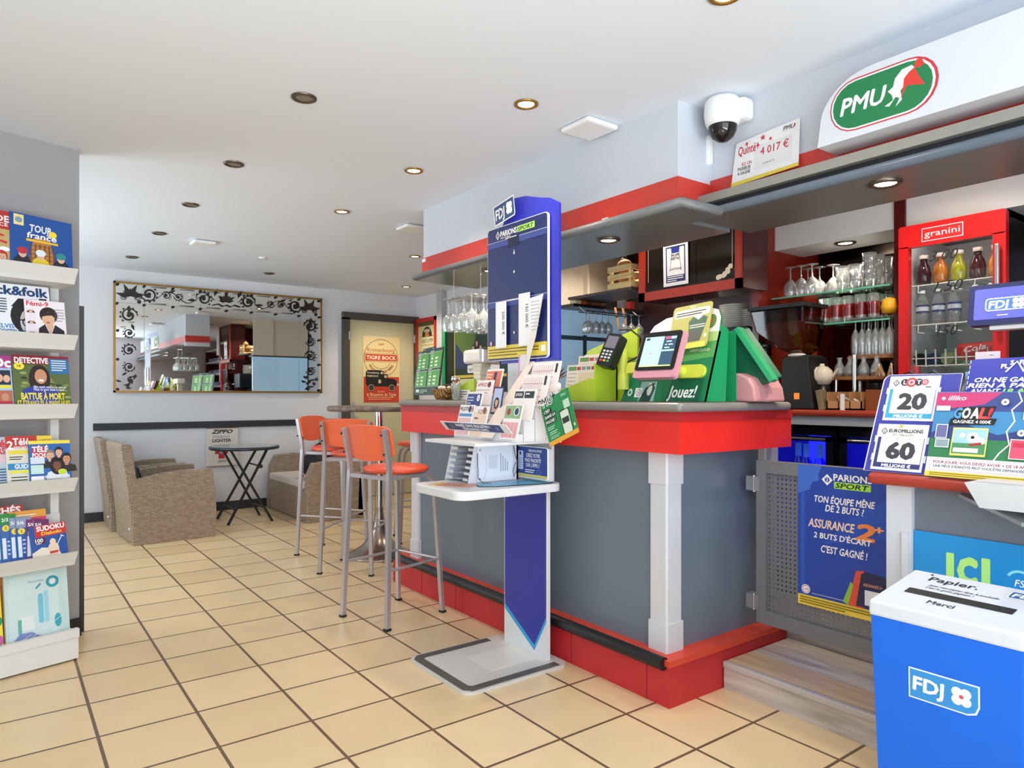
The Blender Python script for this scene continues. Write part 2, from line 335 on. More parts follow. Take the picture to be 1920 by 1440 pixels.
# canopy shelf (bulkhead) : grey board with a rounded front edge, then the shelf over the opening
t = thing('bar_canopy', 'long grey shelf board jutting out under the red band above the bar counter', 'canopy', (2.3, 2.9, 1.94))
b = B(); b.prism(Matrix.Translation((0, 0, 1.978)), [(2.15, 1.79), (2.385, 1.79), (2.385, 1.94), (2.66, 1.94), (2.66, 4.0), (2.15, 3.95)], .038, mat('#77787a', .22, vary=.06)); b.build('shelf_board', t)
b = B(); b.tube([(2.62, 4.0, 1.96), (2.15, 3.95, 1.96), (2.15, 1.79, 1.96), (2.385, 1.79, 1.96)], .0195, M_GREY, 10); b.build('nosing', t)
b = B(); b.rb(2.262, 2.272, 4.02, 4.06, 2.085, 2.108, .003, M_WHITE); b.build('sticker', t)
b = B(); b.rb(2.245, 2.272, 2.30, 2.34, 2.0, 2.02, .003, M_WHITE); b.build('clip', t)
t = thing('header_shelf', 'deep grey shelf ledge running under the oval racing sign', 'shelf', (2.5, .5, 1.96))
b = B(); b.box(2.40, 2.66, -1.3, 1.93, 2.015, 2.05, mat('#8f8d86', .35)); b.box(2.43, 2.66, -1.3, 1.93, 1.985, 2.015, M_DARK); b.build('ledge', t)
b = B(); b.box(2.40, 2.80, -1.3, 1.935, 1.955, 1.985, mat('#6f6b68', .3)); b.cyl((2.40, -1.3, 1.97), (2.40, 1.93, 1.97), .019, mat('#5f6b78', .3), n=10); b.build('lower_board', t)
b = B(); b.rb(2.44, 2.47, 1.22, 1.26, 2.05, 2.062, .003, M_WHITE); b.build('clip', t)
# inside of the bar
b = B(); b.box(4.02, 4.23, 2.36, 3.9, 0, ZC, M_DKWOOD); struct('wall_bar', b)
b = B(); b.box(4.06, 4.23, -1.3, 2.32, 0, ZC, M_DKWOOD); struct('wall_bar_side', b)
b = B(); b.box(3.6, 3.89, .4, 2.335, 2.035, ZC, M_WHITE); struct('ceiling_soffit', b)
b = B(); b.box(3.89, 4.06, .4, 2.32, 2.12, 2.15, mat('#6b5b44', .5)); struct('ceiling_recess', b)
b = B(); b.box(3.44, 4.06, 2.32, 2.36, 1.13, ZC, mat('#8a2418', .2, vary=.2, scale=3)); struct('wall_partition', b)
b = B(); b.box(3.585, 3.63, 1.60, 1.652, 1.13, ZC, M_MAROON); struct('trim_6', b)
# ================================================================ bar counter
t = thing('bar_counter', 'red and dark grey bar counter with white corner posts and red plinth', 'counter', (2.4, 2.9, 0))
b = B(); b.box(2.072, 2.86, 1.786, 4.10, 0, .175, M_PLINTH); b.box(2.06, 2.872, 1.775, 4.11, .162, .186, mat('#d2452f', .45))
for y in (3.72, 3.33, 2.35, 1.90): b.box(2.0705, 2.073, y, y+.003, 0, .16, mat('#7d1a1f', .6))
b.build('plinth', t)
b = B(); b.cyl((2.058, 1.80, .172), (2.058, 4.11, .172), .026, M_BLACK, n=12); b.build('kick_rail', t)
b = B(); b.box(2.135, 2.80, 1.855, 3.92, .186, 1.12, M_PANEL); b.build('panel', t)
def post(x, y):
    b = B(); s = .052
    for z0, z1, e in ((.186, .30, s), (.30, .85, s-.006), (.85, 1.0, s)): b.rb(x-e, x+e, y-e, y+e, z0, z1, .007, M_POST, 1, vert=True)
    b.build('post', t)
for x, y in ((2.165, 1.885), (2.80, 1.87), (2.16, 3.89)): post(x, y)
b = B(); b.box(2.06, 2.80, 1.725, 3.96, .98, 1.142, M_RED); b.box(2.055, 2.80, 1.72, 3.965, 1.105, 1.142, mat('#b02428', .4)); b.build('fascia', t)
b = B(); b.rb(2.03, 2.77, 1.70, 3.955, 1.140, 1.176, .017, M_NOSE, 4); b.build('worktop', t)
b = B(); b.box(2.06, 2.30, 1.74, 3.2, 1.176, 1.178, mat('#3b3a3a', .25)); b.box(2.06, 2.7, 3.2, 3.92, 1.176, 1.178, mat('#3b3a3a', .25)); b.build('worktop_inlay', t)
b = B(); b.rb(2.62, 2.82, 2.3, 3.9, 1.13, 1.17, .012, mat('#6a2a1c', .3)); b.build('wood_trim', t)
# ---------------- gate
t = thing('swing_gate', 'low dark grey gate with a perforated metal panel between the two counters', 'gate', (2.6, 1.5, .24))
b = B(); GY = mat('#74777c', .4); y0, y1 = 1.14, 1.755
b.box(2.585, 2.615, y0, y1, .245, .30, GY); b.box(2.585, 2.615, y0, y1, .878, .93, GY); b.box(2.585, 2.615, 1.708, y1, .30, .878, GY); b.box(2.585, 2.615, y0, 1.19, .30, .878, GY); b.build('gate_frame', t)
m = bpy.data.materials.new('perforated_metal'); m.use_nodes = True; nt = m.node_tree; N = nt.nodes; L = nt.links; p = N['Principled BSDF']
tc = N.new('ShaderNodeTexCoord'); mp = N.new('ShaderNodeVectorMath'); mp.operation = 'SCALE'; mp.inputs['Scale'].default_value = 1/.019
fr = N.new('ShaderNodeVectorMath'); fr.operation = 'FRACTION'; sb = N.new('ShaderNodeVectorMath'); sb.operation = 'SUBTRACT'; sb.inputs[1].default_value = (.5, .5, .5)
ml = N.new('ShaderNodeVectorMath'); ml.operation = 'MULTIPLY'; ml.inputs[1].default_value = (0, 1, 1); ln = N.new('ShaderNodeVectorMath'); ln.operation = 'LENGTH'
gt = N.new('ShaderNodeMath'); gt.operation = 'GREATER_THAN'; gt.inputs[1].default_value = .2
L.new(tc.outputs['Object'], mp.inputs[0]); L.new(mp.outputs[0], fr.inputs[0]); L.new(fr.outputs[0], sb.inputs[0]); L.new(sb.outputs[0], ml.inputs[0]); L.new(ml.outputs[0], ln.inputs[0]); L.new(ln.outputs['Value'], gt.inputs[0]); L.new(gt.outputs[0], p.inputs['Alpha'])
p.inputs['Base Color'].default_value = lin('#7a7d82'); p.inputs['Roughness'].default_value = .4; p.inputs['Metallic'].default_value = .3
b = B(); b.box(2.598, 2.602, 1.19, 1.708, .30, .878, m); b.build('perforated_panel', t)
for z in (.83, .33):
    b = B(); b.box(2.578, 2.62, 1.74, 1.80, z-.03, z+.03, M_STEEL); b.cyl((2.585, 1.765, z-.035), (2.585, 1.765, z+.035), .008, M_STEEL, n=8); b.build('hinge', t)
# poster on the gate
b = B(FX(2.583, 1.562, .372)); BL = '#1f45a8'; w_, h_ = .345, .555
b.board(w_, h_, .0015, BL); b.rect(0, 0, w_, .04, '#f2d34a'); b.poly([(.012, .04), (.012, .49), (.03, .49), (.03, .04)], '#2b57c0')
b.poly([(.0, .555), (.10, .555), (.085, .52), (.09, .5), (.06, .49), (.05, .46), (.02, .45), (0, .44)], '#3f6fd0')
b.poly([(.10, .245), (.22, .29), (.345, .31), (.345, .45), (.25, .4)], '#2450b8')
b.poly([(.10, .505), (.122, .527), (.144, .505), (.122, .483)], W); b.ell(.122, .505, .010, .010, BL); b.text('2', .122, .499, .013, W, al='c')
b.text('PARIONS', .148, .505, .026, W, w=.145, bold=.035); b.rect(.150, .474, .14, .026, '#9fe04a'); b.text('SPORT', .155, .478, .019, K, w=.128, bold=.03, shear=.2)
b.text('TON ÉQUIPE MÊNE', .07, .415, .026, W, w=.235, bold=.03, shear=.2); b.text('DE 2 BUTS ?', .115, .383, .026, W, w=.15, bold=.03, shear=.2)
b.text('ASSURANCE', .045, .315, .034, '#f6d9c0', w=.185, bold=.035, shear=.2); b.text('2', .232, .293, .062, '#f08a4a', w=.07, bold=.05, shear=.15); b.text('+', .305, .325, .03, '#f6a070', w=.03, bold=.05)
b.text('2 BUTS D\'ÉCART', .068, .275, .022, W, w=.225, bold=.035, shear=.1); b.text("C'EST GAGNÉ !", .098, .222, .028, W, w=.18, bold=.03, shear=.2)
b.poly([(.205, .05), (.235, .175), (.265, .18), (.265, .04), (.21, .04)], '#e0503a'); b.poly([(.185, .05), (.215, .13), (.225, .12), (.205, .04)], '#8bc53f')
b.poly([(.235, .045), (.255, .168), (.275, .178), (.345, .17), (.345, .045)], '#1a2550'); b.text('ASSURANCE 2+', .262, .125, .011, '#f0a080', w=.07, shear=.2); b.rect(.268, .055, .058, .056, '#e8eaf4')
b.ell(.035, .064, .018, .018, W); b.ell(.035, .064, .015, .015, '#c03050'); b.ell(.035, .064, .0125, .0125, W); b.text('-18', .035, .060, .009, '#2a3f90', al='c')
b.lines(.01, .029, .31, 3, .010, .0045, '#8a7720'); b.rect(.06, .052, .13, .0015, W)
b.build('poster', origin=(2.583, 1.39, .372), label='blue sports betting poster hanging on the perforated grey gate', cat='poster')
# ---------------- step
M_OAK = woodmat('grey_oak', '#a79c92', '#cfc8c0', (14, 1.5, 14)); M_OAK2 = woodmat('tan_oak', '#b39a78', '#cdb592', (14, 1.5, 14))
t = thing('wooden_step', 'low grey oak step on the floor tiles in front of the gate', 'step', (2.6, 1.4, 0))
b = B(); b.box(2.40, 2.415, 1.07, 1.78, 0, .095, M_OAK); b.build('riser', t)
b = B(); b.rb(2.395, 2.42, 1.07, 1.783, .088, .113, .004, mat('#b9b4b0', .35)); b.build('nosing', t)
b = B()
for i, (x0, x1) in enumerate(((2.425, 2.585), (2.587, 2.72), (2.722, 2.86))): b.box(x0, x1, 1.07, 1.78, .09, .112, (M_OAK2, M_OAK, M_OAK)[i])
b.box(2.42, 2.425, 1.07, 1.78, .09, .108, M_DARK); b.build('tread', t)
b = B(); b.box(2.87, 3.30, -.8, 3.9, 0, .17, M_OAK); struct('floor_bar', b)
# ---------------- tobacco counter on the right
t = thing('shop_counter', 'grey shop counter with a rounded red top at the right edge', 'counter', (2.5, .2, 0))
b = B(); b.box(2.27, 2.85, -1.0, 1.0, .0, .93, mat('#6d7480', .4)); b.build('body', t)
b = B(); b.box(2.25, 2.30, .985, 1.06, 0, .93, M_POST); b.box(2.24, 2.25, .99, 1.01, 0, .78, M_POST); b.build('post', t)
b = B(); b.rb(2.20, 2.9, -1.0, 1.10, .925, .963, .018, mat('#a5362a', .35, vary=.1), 4); b.build('worktop', t)
b = B(FX(2.262, .983, .40)); b.board(.62, .39, .002, '#1a8fd0'); b.k += 2
b.rrect(.090, .252, .021, .086, .003, '#b8f080'); b.text('C', .124, .257, .074, '#b8f080', w=.044, bold=.10); b.rrect(.182, .252, .022, .086, .003, '#b8f080')
b.ring(.275, .285, .032, .007, '#8fe4ee', a0=.6, a1=2.6); b.ring(.275, .285, .032, .007, '#8fe4ee', a0=3.7, a1=5.7); b.text('FS', 0.275, .275, .020, W, al='c', shear=.2)
b.build('poster', origin=(2.262, .67, .40), label='bright blue poster reading ICI on the front of the grey shop counter', cat='poster')
t = thing('coin_tray', 'white angular coin tray jutting out over the red counter edge', 'tray', (2.2, .6, .94))
b = B()
P = [(2.06, .77), (2.196, .77), (2.196, .42), (2.06, .42)]; Q = [(2.09, .745), (2.196, .745), (2.196, .45), (2.09, .45)]
b.add([(x, y, .972) for x, y in P] + [(x, y, .905) for x, y in Q], [(0, 1, 2, 3), (7, 6, 5, 4), (0, 4, 5, 1), (1, 5, 6, 2), (2, 6, 7, 3), (3, 7, 4, 0)], mat('#cfd2d6', .35)); b.box(2.19, 2.26, .42, .77, .965, .972, mat('#cfd2d6', .35)); b.build('tray_body', t)
b = B(); b.box(2.10, 2.2, .46, .755, .9725, .974, mat('#c9c9c9', .3)); b.build('tray_floor', t)
t = thing('brochure_ledge', 'slanted clear ledge with papers fixed under the red counter edge', 'ledge', (2.2, .6, .85))
b = B(); b.add([(2.262, .86, .915), (2.262, .3, .90), (2.12, .66, .875), (2.12, .3, .84), (2.262, .86, .905), (2.262, .3, .89), (2.12, .66, .865), (2.12, .3, .83)], [(0, 2, 3, 1), (4, 5, 7, 6), (0, 4, 6, 2), (2, 6, 7, 3), (3, 7, 5, 1), (1, 5, 4, 0)], mat('#9aa2a6', .15)); b.build('ledge_board', t)
b = B(); b.add([(2.25, .62, .915), (2.25, .35, .903), (2.14, .60, .888), (2.14, .35, .862)], [(0, 2, 3, 1)], M_WHITE); b.build('paper', t)
# ================================================================ magazine rack on the grey wall
RW = mat('#d8d8d6', .45, vary=.03)
t = thing('magazine_rack', 'white tiered magazine rack against the grey wall', 'rack', tuple(rfr(-.45, .15, 0)), RK)
def rbox(b, x0, x1, y0, y1, z0, z1, m):
    v = [tuple(rfr(x, y, z)) for z in (z0, z1) for y in (y0, y1) for x in (x0, x1)]
    b.add(v, [(0, 2, 3, 1), (4, 5, 7, 6), (0, 1, 5, 4), (2, 6, 7, 3), (0, 4, 6, 2), (1, 3, 7, 5)], m)
for x in (-.023, -.93):
    b = B(); rbox(b, x, x+.035, .19, .225, 0, 1.93, RW); b.build('post', t)
for zt, bz in ((1.78, 0), (1.478, 0), (1.166, 0), (.83, .16), (.492, .16)):
    b = B(); q = lambda y, z: None
    prof = [(0, zt), (.016, zt), (.05, zt-.05), (.19, zt-.062), (.19, zt-.05-.026), (.045, zt-.066), (.035, zt-.048)]
    n = len(prof); vs = [tuple(rfr(x, y, z)) for x in (-.97, .025) for y, z in prof]
    b.add(vs, [tuple(range(n)), tuple(range(2*n-1, n-1, -1))] + [(i, (i+1) % n, (i+1) % n+n, i+n) for i in range(n)], RW)
    if bz: rbox(b, -.97, .012, .178, .188, zt-.05, zt+bz, RW)
    b.build('shelf', t)
b = B(); rbox(b, -.97, .025, 0, .016, .008, .125, RW); rbox(b, .012, .025, .016, .27, .008, .125, RW); rbox(b, -.97, .012, .016, .27, .09, .10, RW); rbox(b, -.97, .027, -.006, .02, .105, .143, RW); rbox(b, -.95, -.06, .02, .25, 0, .01, M_DARK); b.build('base_box', t)
b = B(); rbox(b, -.97, .02, .23, .24, 0, .5, mat('#b9a98e', .6)); b.build('back_board', t)
def mag(x0, x1, z0, h, col, y=.03, tilt=.24, rot=0., th=.005, skew=0.):
    v = Vector((0, 0, math.cos(tilt))) + RN*math.sin(tilt); u = RD.copy()
    if rot: u, v = u*math.cos(rot)+v*math.sin(rot), v*math.cos(rot)-u*math.sin(rot)
    b = B(frame(rfr(x0, y+.022, z0), u, v)); b.board(x1-x0, h, th, col); return b
def done(b, label, group=None, name='magazine'):
    return b.build(name, label=label, cat='magazine', group=group)
SK1, SK2, SK3, HR = '#e0b090', '#c98f6c', '#7a4a34', '#241813'
b = mag(-.222, .022, 1.747, .272, '#1c4f9a', .03, .2, -.045, .016)
b.poly([(.06, .0), (.185, .0), (.15, .17), (.09, .17)], '#b5793c')
for i in range(7): b.rect(.066+i*.0035*(1 if i < 3 else 1), .03+i*.02, .115-i*.009, .003, '#6d3f1c')
for i in range(6): b.rect(.075+i*.018, .06, .005, .08, '#6d3f1c')
b.text('TOUR', .075, .196, .034, W, w=.085, bold=.03, shear=.1); b.ell(.165, .197, .016, .016, '#f4d733'); b.text('france', .064, .165, .028, W, w=.115, bold=.03, shear=.1); b.text('de', .14, .185, .012, W)
b.rect(.06, .148, .125, .011, '#e8b93a'); b.rect(.014, .215, .038, .05, '#e9d98a'); b.ell(.033, .24, .014, .014, '#7d98a8')
for u, s_, h_ in ((.045, '#20232c', '#c02a3a'), (.115, '#e8c630', '#dfe6ee'), (.195, '#1c2430', '#2c8a8a')):
    b.ell(u, .035, .036, .045, s_); b.ell(u, .086, .015, .02, SK1); b.ell(u, .099, .02, .016, h_)
b.rect(.03, .022, .045, .012, W); b.rect(.10, .018, .045, .008, W); b.text('TOUR', .19, .004, .008, W)
done(b, 'blue cycling programme with three riders and a wooden tower, on the top tier')
b = mag(-.40, -.214, 1.745, .275, '#b3302c', .036, .2, -.03, .012)
b.text('GUIDE', .06, .225, .03, W, w=.12, bold=.03); b.text('FRANCE', .075, .205, .016, W, w=.1); b.rect(0, 0, .186, .19, '#c2a468'); b.stroke([(.05, .16), (.1, .175), (.16, .16), (.12, .14), (.17, .13)], .012, '#c02a2a')
b.ell(.16, .1, .02, .01, W); b.person(.15, .0, .045, SK1, '#c03030', '#7a2a20'); done(b, 'red and ochre sports guide left of the blue cycling programme on the top tier')
b = mag(-.335, -.052, 1.44, .265, '#e9eaee', .045, .24, 0, .006); b.text('rock&folk', .02, .215, .042, '#1d3f73', w=.255, bold=.05)
b.ell(.20, .115, .075, .085, '#1a1a1c'); b.ell(.215, .09, .055, .075, '#cfc6bc'); b.poly([(.13, .16), (.16, .2), (.26, .2), (.283, .17), (.25, .17), (.18, .165)], '#141416'); b.stroke([(.16, .1), (.283, .1)], .006, '#141416'); b.ring(.19, .09, .02, .005, '#141416'); b.ring(.245, .09, .02, .005, '#141416')
b.poly([(.09, 0), (.283, 0), (.283, .03), (.2, .05), (.12, .04)], '#1c1c20'); b.ell(.17, .01, .025, .012, '#cfc6bc'); b.text('ELVIS', .075, .06, .02, '#2f7fb4', bold=.03); b.text('COSTELLO', .075, .035, .02, '#2f7fb4', w=.1, bold=.03); b.lines(.075, .19, .04, 6, .012, .005, '#33445a'); b.rect(.24, .195, .03, .012, K)
done(b, 'music magazine with a dark-haired man in thick glasses on its cover, second tier')
b = mag(-.161, -.001, 1.44, .195, '#eee6ea', .03, .2, 0, .004); b.text('Fémi-9', .008, .168, .022, '#d8344a', w=.085, bold=.04); b.rect(.035, .168, .02, .02, '#3a7ec0') if 0 else None
b.ell(.092, .128, .036, .038, '#241512'); b.ell(.09, .11, .025, .033, SK1); b.poly([(.066, .12), (.074, .142), (.112, .142), (.118, .116), (.105, .128), (.085, .126)], '#2d1a16'); b.ell(.088, .094, .008, .003, '#b0303a', 8)
b.poly([(.045, 0), (.155, 0), (.15, .06), (.115, .085), (.095, .03), (.075, .085), (.05, .065)], '#1d1a1e'); b.poly([(.078, .084), (.112, .084), (.095, .035)], SK1); b.rect(.006, .0, .034, .155, '#e8dfe6')
for v in (.135, .085, .035): b.ell(.023, v, .016, .012, '#3a2620', a1=PI); b.ell(.023, v+.004, .007, .007, SK1)
b.lines(.115, .155, .04, 5, .013, .003, '#8a7a84'); b.lines(.05, .035, .03, 3, .009, .004, W); b.lines(.11, .035, .04, 3, .009, .004, W)
done(b, 'small pale magazine with a smiling woman in a black jacket, second tier')
b = mag(-.204, .018, 1.128, .262, '#5a6a3a', .03, .22, -.01, .006)
for i in range(26): b.ell(random.uniform(.03, .215), random.uniform(.06, .2), .014, .006, random.choice(['#7d8c46', '#3f4f28', '#98a25c', '#2d3a20']), 8)
b.rect(0, .222, .222, .04, '#8e1f2a'); b.text('DETECTIVE', .008, .226, .026, W, w=.13, bold=.05); b.rect(.142, .18, .078, .07, '#2a6fa8'); b.lines(.150, .238, .06, 5, .011, .005, '#d9e6ee'); b.ell(.024, .21, .02, .016, '#f2e23a'); b.text('1€', .024, .205, .012, K, al='c')
b.ell(.10, .15, .042, .07, '#2a1714'); b.poly([(.03, .03), (.17, .03), (.17, .1), (.13, .12), (.07, .12), (.03, .1)], '#2c3a9a'); b.ell(.105, .165, .024, .034, SK2); b.ell(.105, .147, .011, .005, W, 10)
b.text('Elle avait vaincu le cancer', .075, .112, .011, W, w=.13); b.text('Mais le pire était à venir...', .075, .1, .011, W, w=.13)
b.text('BATTUE À MORT', .025, .06, .03, '#f4e13a', w=.17, bold=.05); b.text('ET ÉTRANGLÉE À MAINS NUES', .01, .035, .02, '#f4e13a', w=.205, bold=.04); b.rect(.005, 0, .05, .024, '#c8b890'); b.rect(.06, 0, .04, .014, '#f0e27a'); b.text('NOUVEAU', .062, .002, .009, K, w=.035); b.rect(.11, 0, .08, .014, '#a02a34'); b.ell(.205, .008, .012, .013, SK1)
done(b, 'crime weekly with a curly-haired woman and a yellow headline, third tier')
b = mag(-.36, -.205, 1.128, .255, '#a8c8e0', .036, .22, 0, .005); b.rect(0, .2, .155, .055, '#b03a8a'); b.text('Oc', .085, .205, .042, W, bold=.06); b.rect(.09, .125, .06, .065, '#1d2a44'); b.ell(.108, .155, .014, .018, SK1); b.ell(.135, .152, .013, .017, SK1); b.rect(.09, .11, .06, .013, '#f0d93a'); b.rect(.092, .05, .06, .05, '#b56a52'); b.ell(.125, .07, .014, .018, SK2); b.rect(.092, .04, .06, .012, '#c8303a'); b.ell(.12, .012, .03, .02, '#2a1c18')
done(b, 'pale blue women\'s magazine half hidden left of the crime weekly, third tier')
b = mag(-.148, .018, .80, .205, '#2b63ad', .03, .2, -.02, .006); b.rect(0, .19, .166, .015, '#f2e04a'); b.rect(.012, .125, .06, .055, '#c2304a'); b.text('TÉLÉ', .014, .155, .024, W, w=.062, bold=.05); b.text('POCHE', .014, .13, .02, W, w=.058, bold=.05)
b.person(.083, .08, .04, SK1, '#8a7a68', '#26262c'); b.person(.118, .1, .036, SK1, '#20120f', '#1c1c26'); b.person(.148, .06, .042, SK2, '#1c1210', '#2a2622'); b.person(.108, .03, .045, SK3, '#191210', '#dfe3ee', True)
b.rect(.004, .1, .055, .03, '#d8dcec'); b.rect(.004, .055, .05, .04, '#c4e2dc'); b.rect(.004, .015, .05, .03, W); b.ell(.128, .06, .018, .013, '#c9dc3a'); b.text('MENISSA AU CŒUR', .058, .03, .017, W, w=.10, bold=.05); b.text('D\'UN DRAME ?', .065, .012, .015, '#d8506a', w=.085, bold=.04)
done(b, 'small blue television weekly with four people on the cover, fourth tier')
b = mag(-.23, -.05, .795, .235, '#dcd8ca', .038, .22, -.02, .006); b.rect(0, .18, .12, .055, '#c4342f'); b.rect(.12, .175, .06, .06, '#f0d24a'); b.text('2', .006, .178, .036, W, bold=.04); b.text('Télé', .028, .195, .032, W, w=.062, bold=.04); b.text('semaines', .03, .18, .014, W, w=.07); b.rect(.01, .155, .075, .016, '#e8d43a'); b.lines(.012, .14, .05, 2, .01, .004, K); b.rect(.005, .085, .1, .028, '#2c86c4'); b.text('GUIDE', .03, .09, .02, W, w=.06, bold=.05); b.rect(.01, .07, .075, .012, '#e8e03a'); b.text('LA "VRAIE" TÉLÉ', .125, .21, .009, '#b03a2a', w=.05); b.lines(.015, .05, .06, 3, .013, .004, K)
done(b, 'cream two-week television guide behind the small blue weekly, fourth tier')
b = mag(-.37, -.222, .795, .235, '#b9c2cf', .046, .22, -.02, .006); b.text('Télé', .06, .19, .035, '#c8323a', w=.08, bold=.05); b.text('LOISIRS', .05, .16, .028, '#c8323a', w=.09, bold=.05); b.ell(.1, .14, .05, .02, '#d9b9c2'); b.lines(.06, .09, .08, 7, .012, .006, '#2a5a7c'); done(b, 'grey television magazine with red lettering at the left end of the fourth tier')
# fourth to fifth tier: puzzle books
b = mag(-.136, .006, .462, .158, '#1f4f9c', .03, .18, .06, .008); b.rect(.02, .107, .124, .051, '#c42a2c'); b.text('SUDOKU', .028, .133, .022, W, w=.11, bold=.05); b.text('Diabolic', .045, .113, .015, '#f0d23a', w=.08, bold=.03); b.rect(.014, .075, .042, .028, '#5a1a44'); b.text('100', .018, .084, .017, W, bold=.04); b.text('pages', .02, .077, .007, W)
b.poly([(0, 0), (.12, 0), (.1, .045), (.04, .06), (0, .04)], '#e8dccb'); b.ell(.085, .045, .022, .03, '#e9cdb2'); b.ell(.085, .078, .012, .014, '#e9cdb2'); b.rect(.068, .026, .034, .01, '#c8302c'); b.stroke([(.1, .06), (.125, .1)], .003, W); b.stroke([(.118, .1), (.133, .092)], .003, W)
done(b, 'devil-themed sudoku book at the right end of the fifth tier')
for i, (x, h, c, top, tx) in enumerate(((-.262, .225, '#3a7ab0', '#3a9a4a', '2/3'), (-.240, .222, '#3c66a8', '#2c8a3e', '2/3'), (-.208, .205, '#2a62ae', '#8a96b4', '5/6'), (-.186, .203, '#1f5aa4', '#8a96b4', '5/6'), (-.158, .192, '#6a4a8c', '#7a2a66', '5/6'), (-.132, .188, '#b9bcd0', '#6a2a62', '5/6'))):
    b = mag(x, x+.06, .462, h, c, .034+.006*(6-i), .2, -.06*(i > 3), .012); b.rect(0, h-.045, .06, .045, top); b.text(tx, .006, h-.03, .015, W, bold=.04); b.ell(.02, h-.06, .014, .014, '#f0d03a'); b.text('S', .02, h-.066, .012, K, al='c'); b.rect(.004, .03, .014, .09, '#dfe6f2'); b.lines(.022, .1, .03, 4, .018, .006, '#d0daea')
    done(b, ['thin blue puzzle book with a green top edge, furthest left of its row', 'puzzle book with a green 2/3 band, second from the left in the row', 'blue puzzle book with a grey band, third from the left in the row', 'deep blue puzzle book with a grey band, fourth from the left in the row', 'purple puzzle book, second left of the sudoku book', 'puzzle book with a plum band right beside the sudoku book'][i], 'puzzle books on the fifth tier')
b = mag(-.36, -.145, .468, .25, '#b8322c', .085, .2, 0, .006); b.text('FLÉCHÉS', .04, .215, .03, W, w=.165, bold=.05); b.rect(0, 0, .21, .18, '#cfd6de'); b.ell(.1, .16, .02, .014, '#f0a030'); done(b, 'red word-puzzle magazine standing behind the row of puzzle books')
b = mag(-.21, -.06, .468, .222, '#d9486a', .075, .2, 0, .005); b.rect(0, .19, .15, .032, '#e8a23a'); b.lines(.01, .2, .1, 2, .01, .004, W); done(b, 'pink and orange magazine mostly hidden behind the puzzle books')
# bottom tier
b = mag(-.235, .012, .11, .345, '#d9823a', .075, .2, .0, .006); b.poly([(.02, .345), (.09, .345), (.1, .25), (.04, .23)], '#2a3a4c'); b.ell(.2, .30, .03, .03, SK1); b.rect(.1, .31, .08, .012, '#3a2a1c'); b.text('EN CADEAU', .102, .312, .008, '#f4d24a', w=.07); done(b, 'orange children\'s magazine behind the pale plastic-wrapped one, bottom tier')
b = mag(-.236, .01, .11, .31, '#cfe3df', .03, .2, -.02, .02); b.rrect(.012, .01, .195, .285, .03, '#dcebea'); b.poly([(.05, .06), (.11, .06), (.105, .12), (.055, .12)], '#f0f4f4'); b.rect(.045, .05, .014, .06, '#6fb8a8'); b.poly([(.02, .015), (.15, .015), (.1, .05), (.05, .05)], '#8a92c8')
b.rrect(.125, .08, .02, .13, .01, '#7ec8e2'); b.rrect(.148, .08, .018, .14, .009, '#a8dcec'); b.poly([(.12, .23), (.14, .25), (.136, .256), (.116, .236)], '#3a98a8'); b.ring(.185, .255, .02, .012, '#2fa0b4'); b.ell(.185, .255, .009, .009, W); b.ell(.2, .08, .014, .03, '#3fb0c0'); b.text('MAGASIN', .09, .262, .009, '#8aa8b8', w=.06)
for i in range(7): b.stroke([(random.uniform(.0, .2), random.uniform(0, .05)), (random.uniform(.05, .24), random.uniform(.02, .1))], .002, W)
b.k += 1; b.M = b.M @ Matrix.Translation((0, 0, .003)); b.poly(rr(.002, .002, .244, .33, .02), G_PANE)
done(b, 'pale turquoise children\'s magazine in clear plastic with toy pens, bottom tier')
b = mag(-.40, -.243, .11, .27, '#f0d83a', .04, .2, 0, .006)
for u, v, c in ((.12, .2, '#c8306a'), (.14, .12, '#2a8a4a'), (.11, .06, K), (.14, .04, '#c85a9a'), (.06, .15, '#c23030'), (.13, .24, '#3aa0c8')): b.ell(u, v, .018, .022, c)
b.rect(0, 0, .157, .02, '#2a7ac0'); done(b, 'yellow comic with coloured blobs at the left end of the bottom tier')
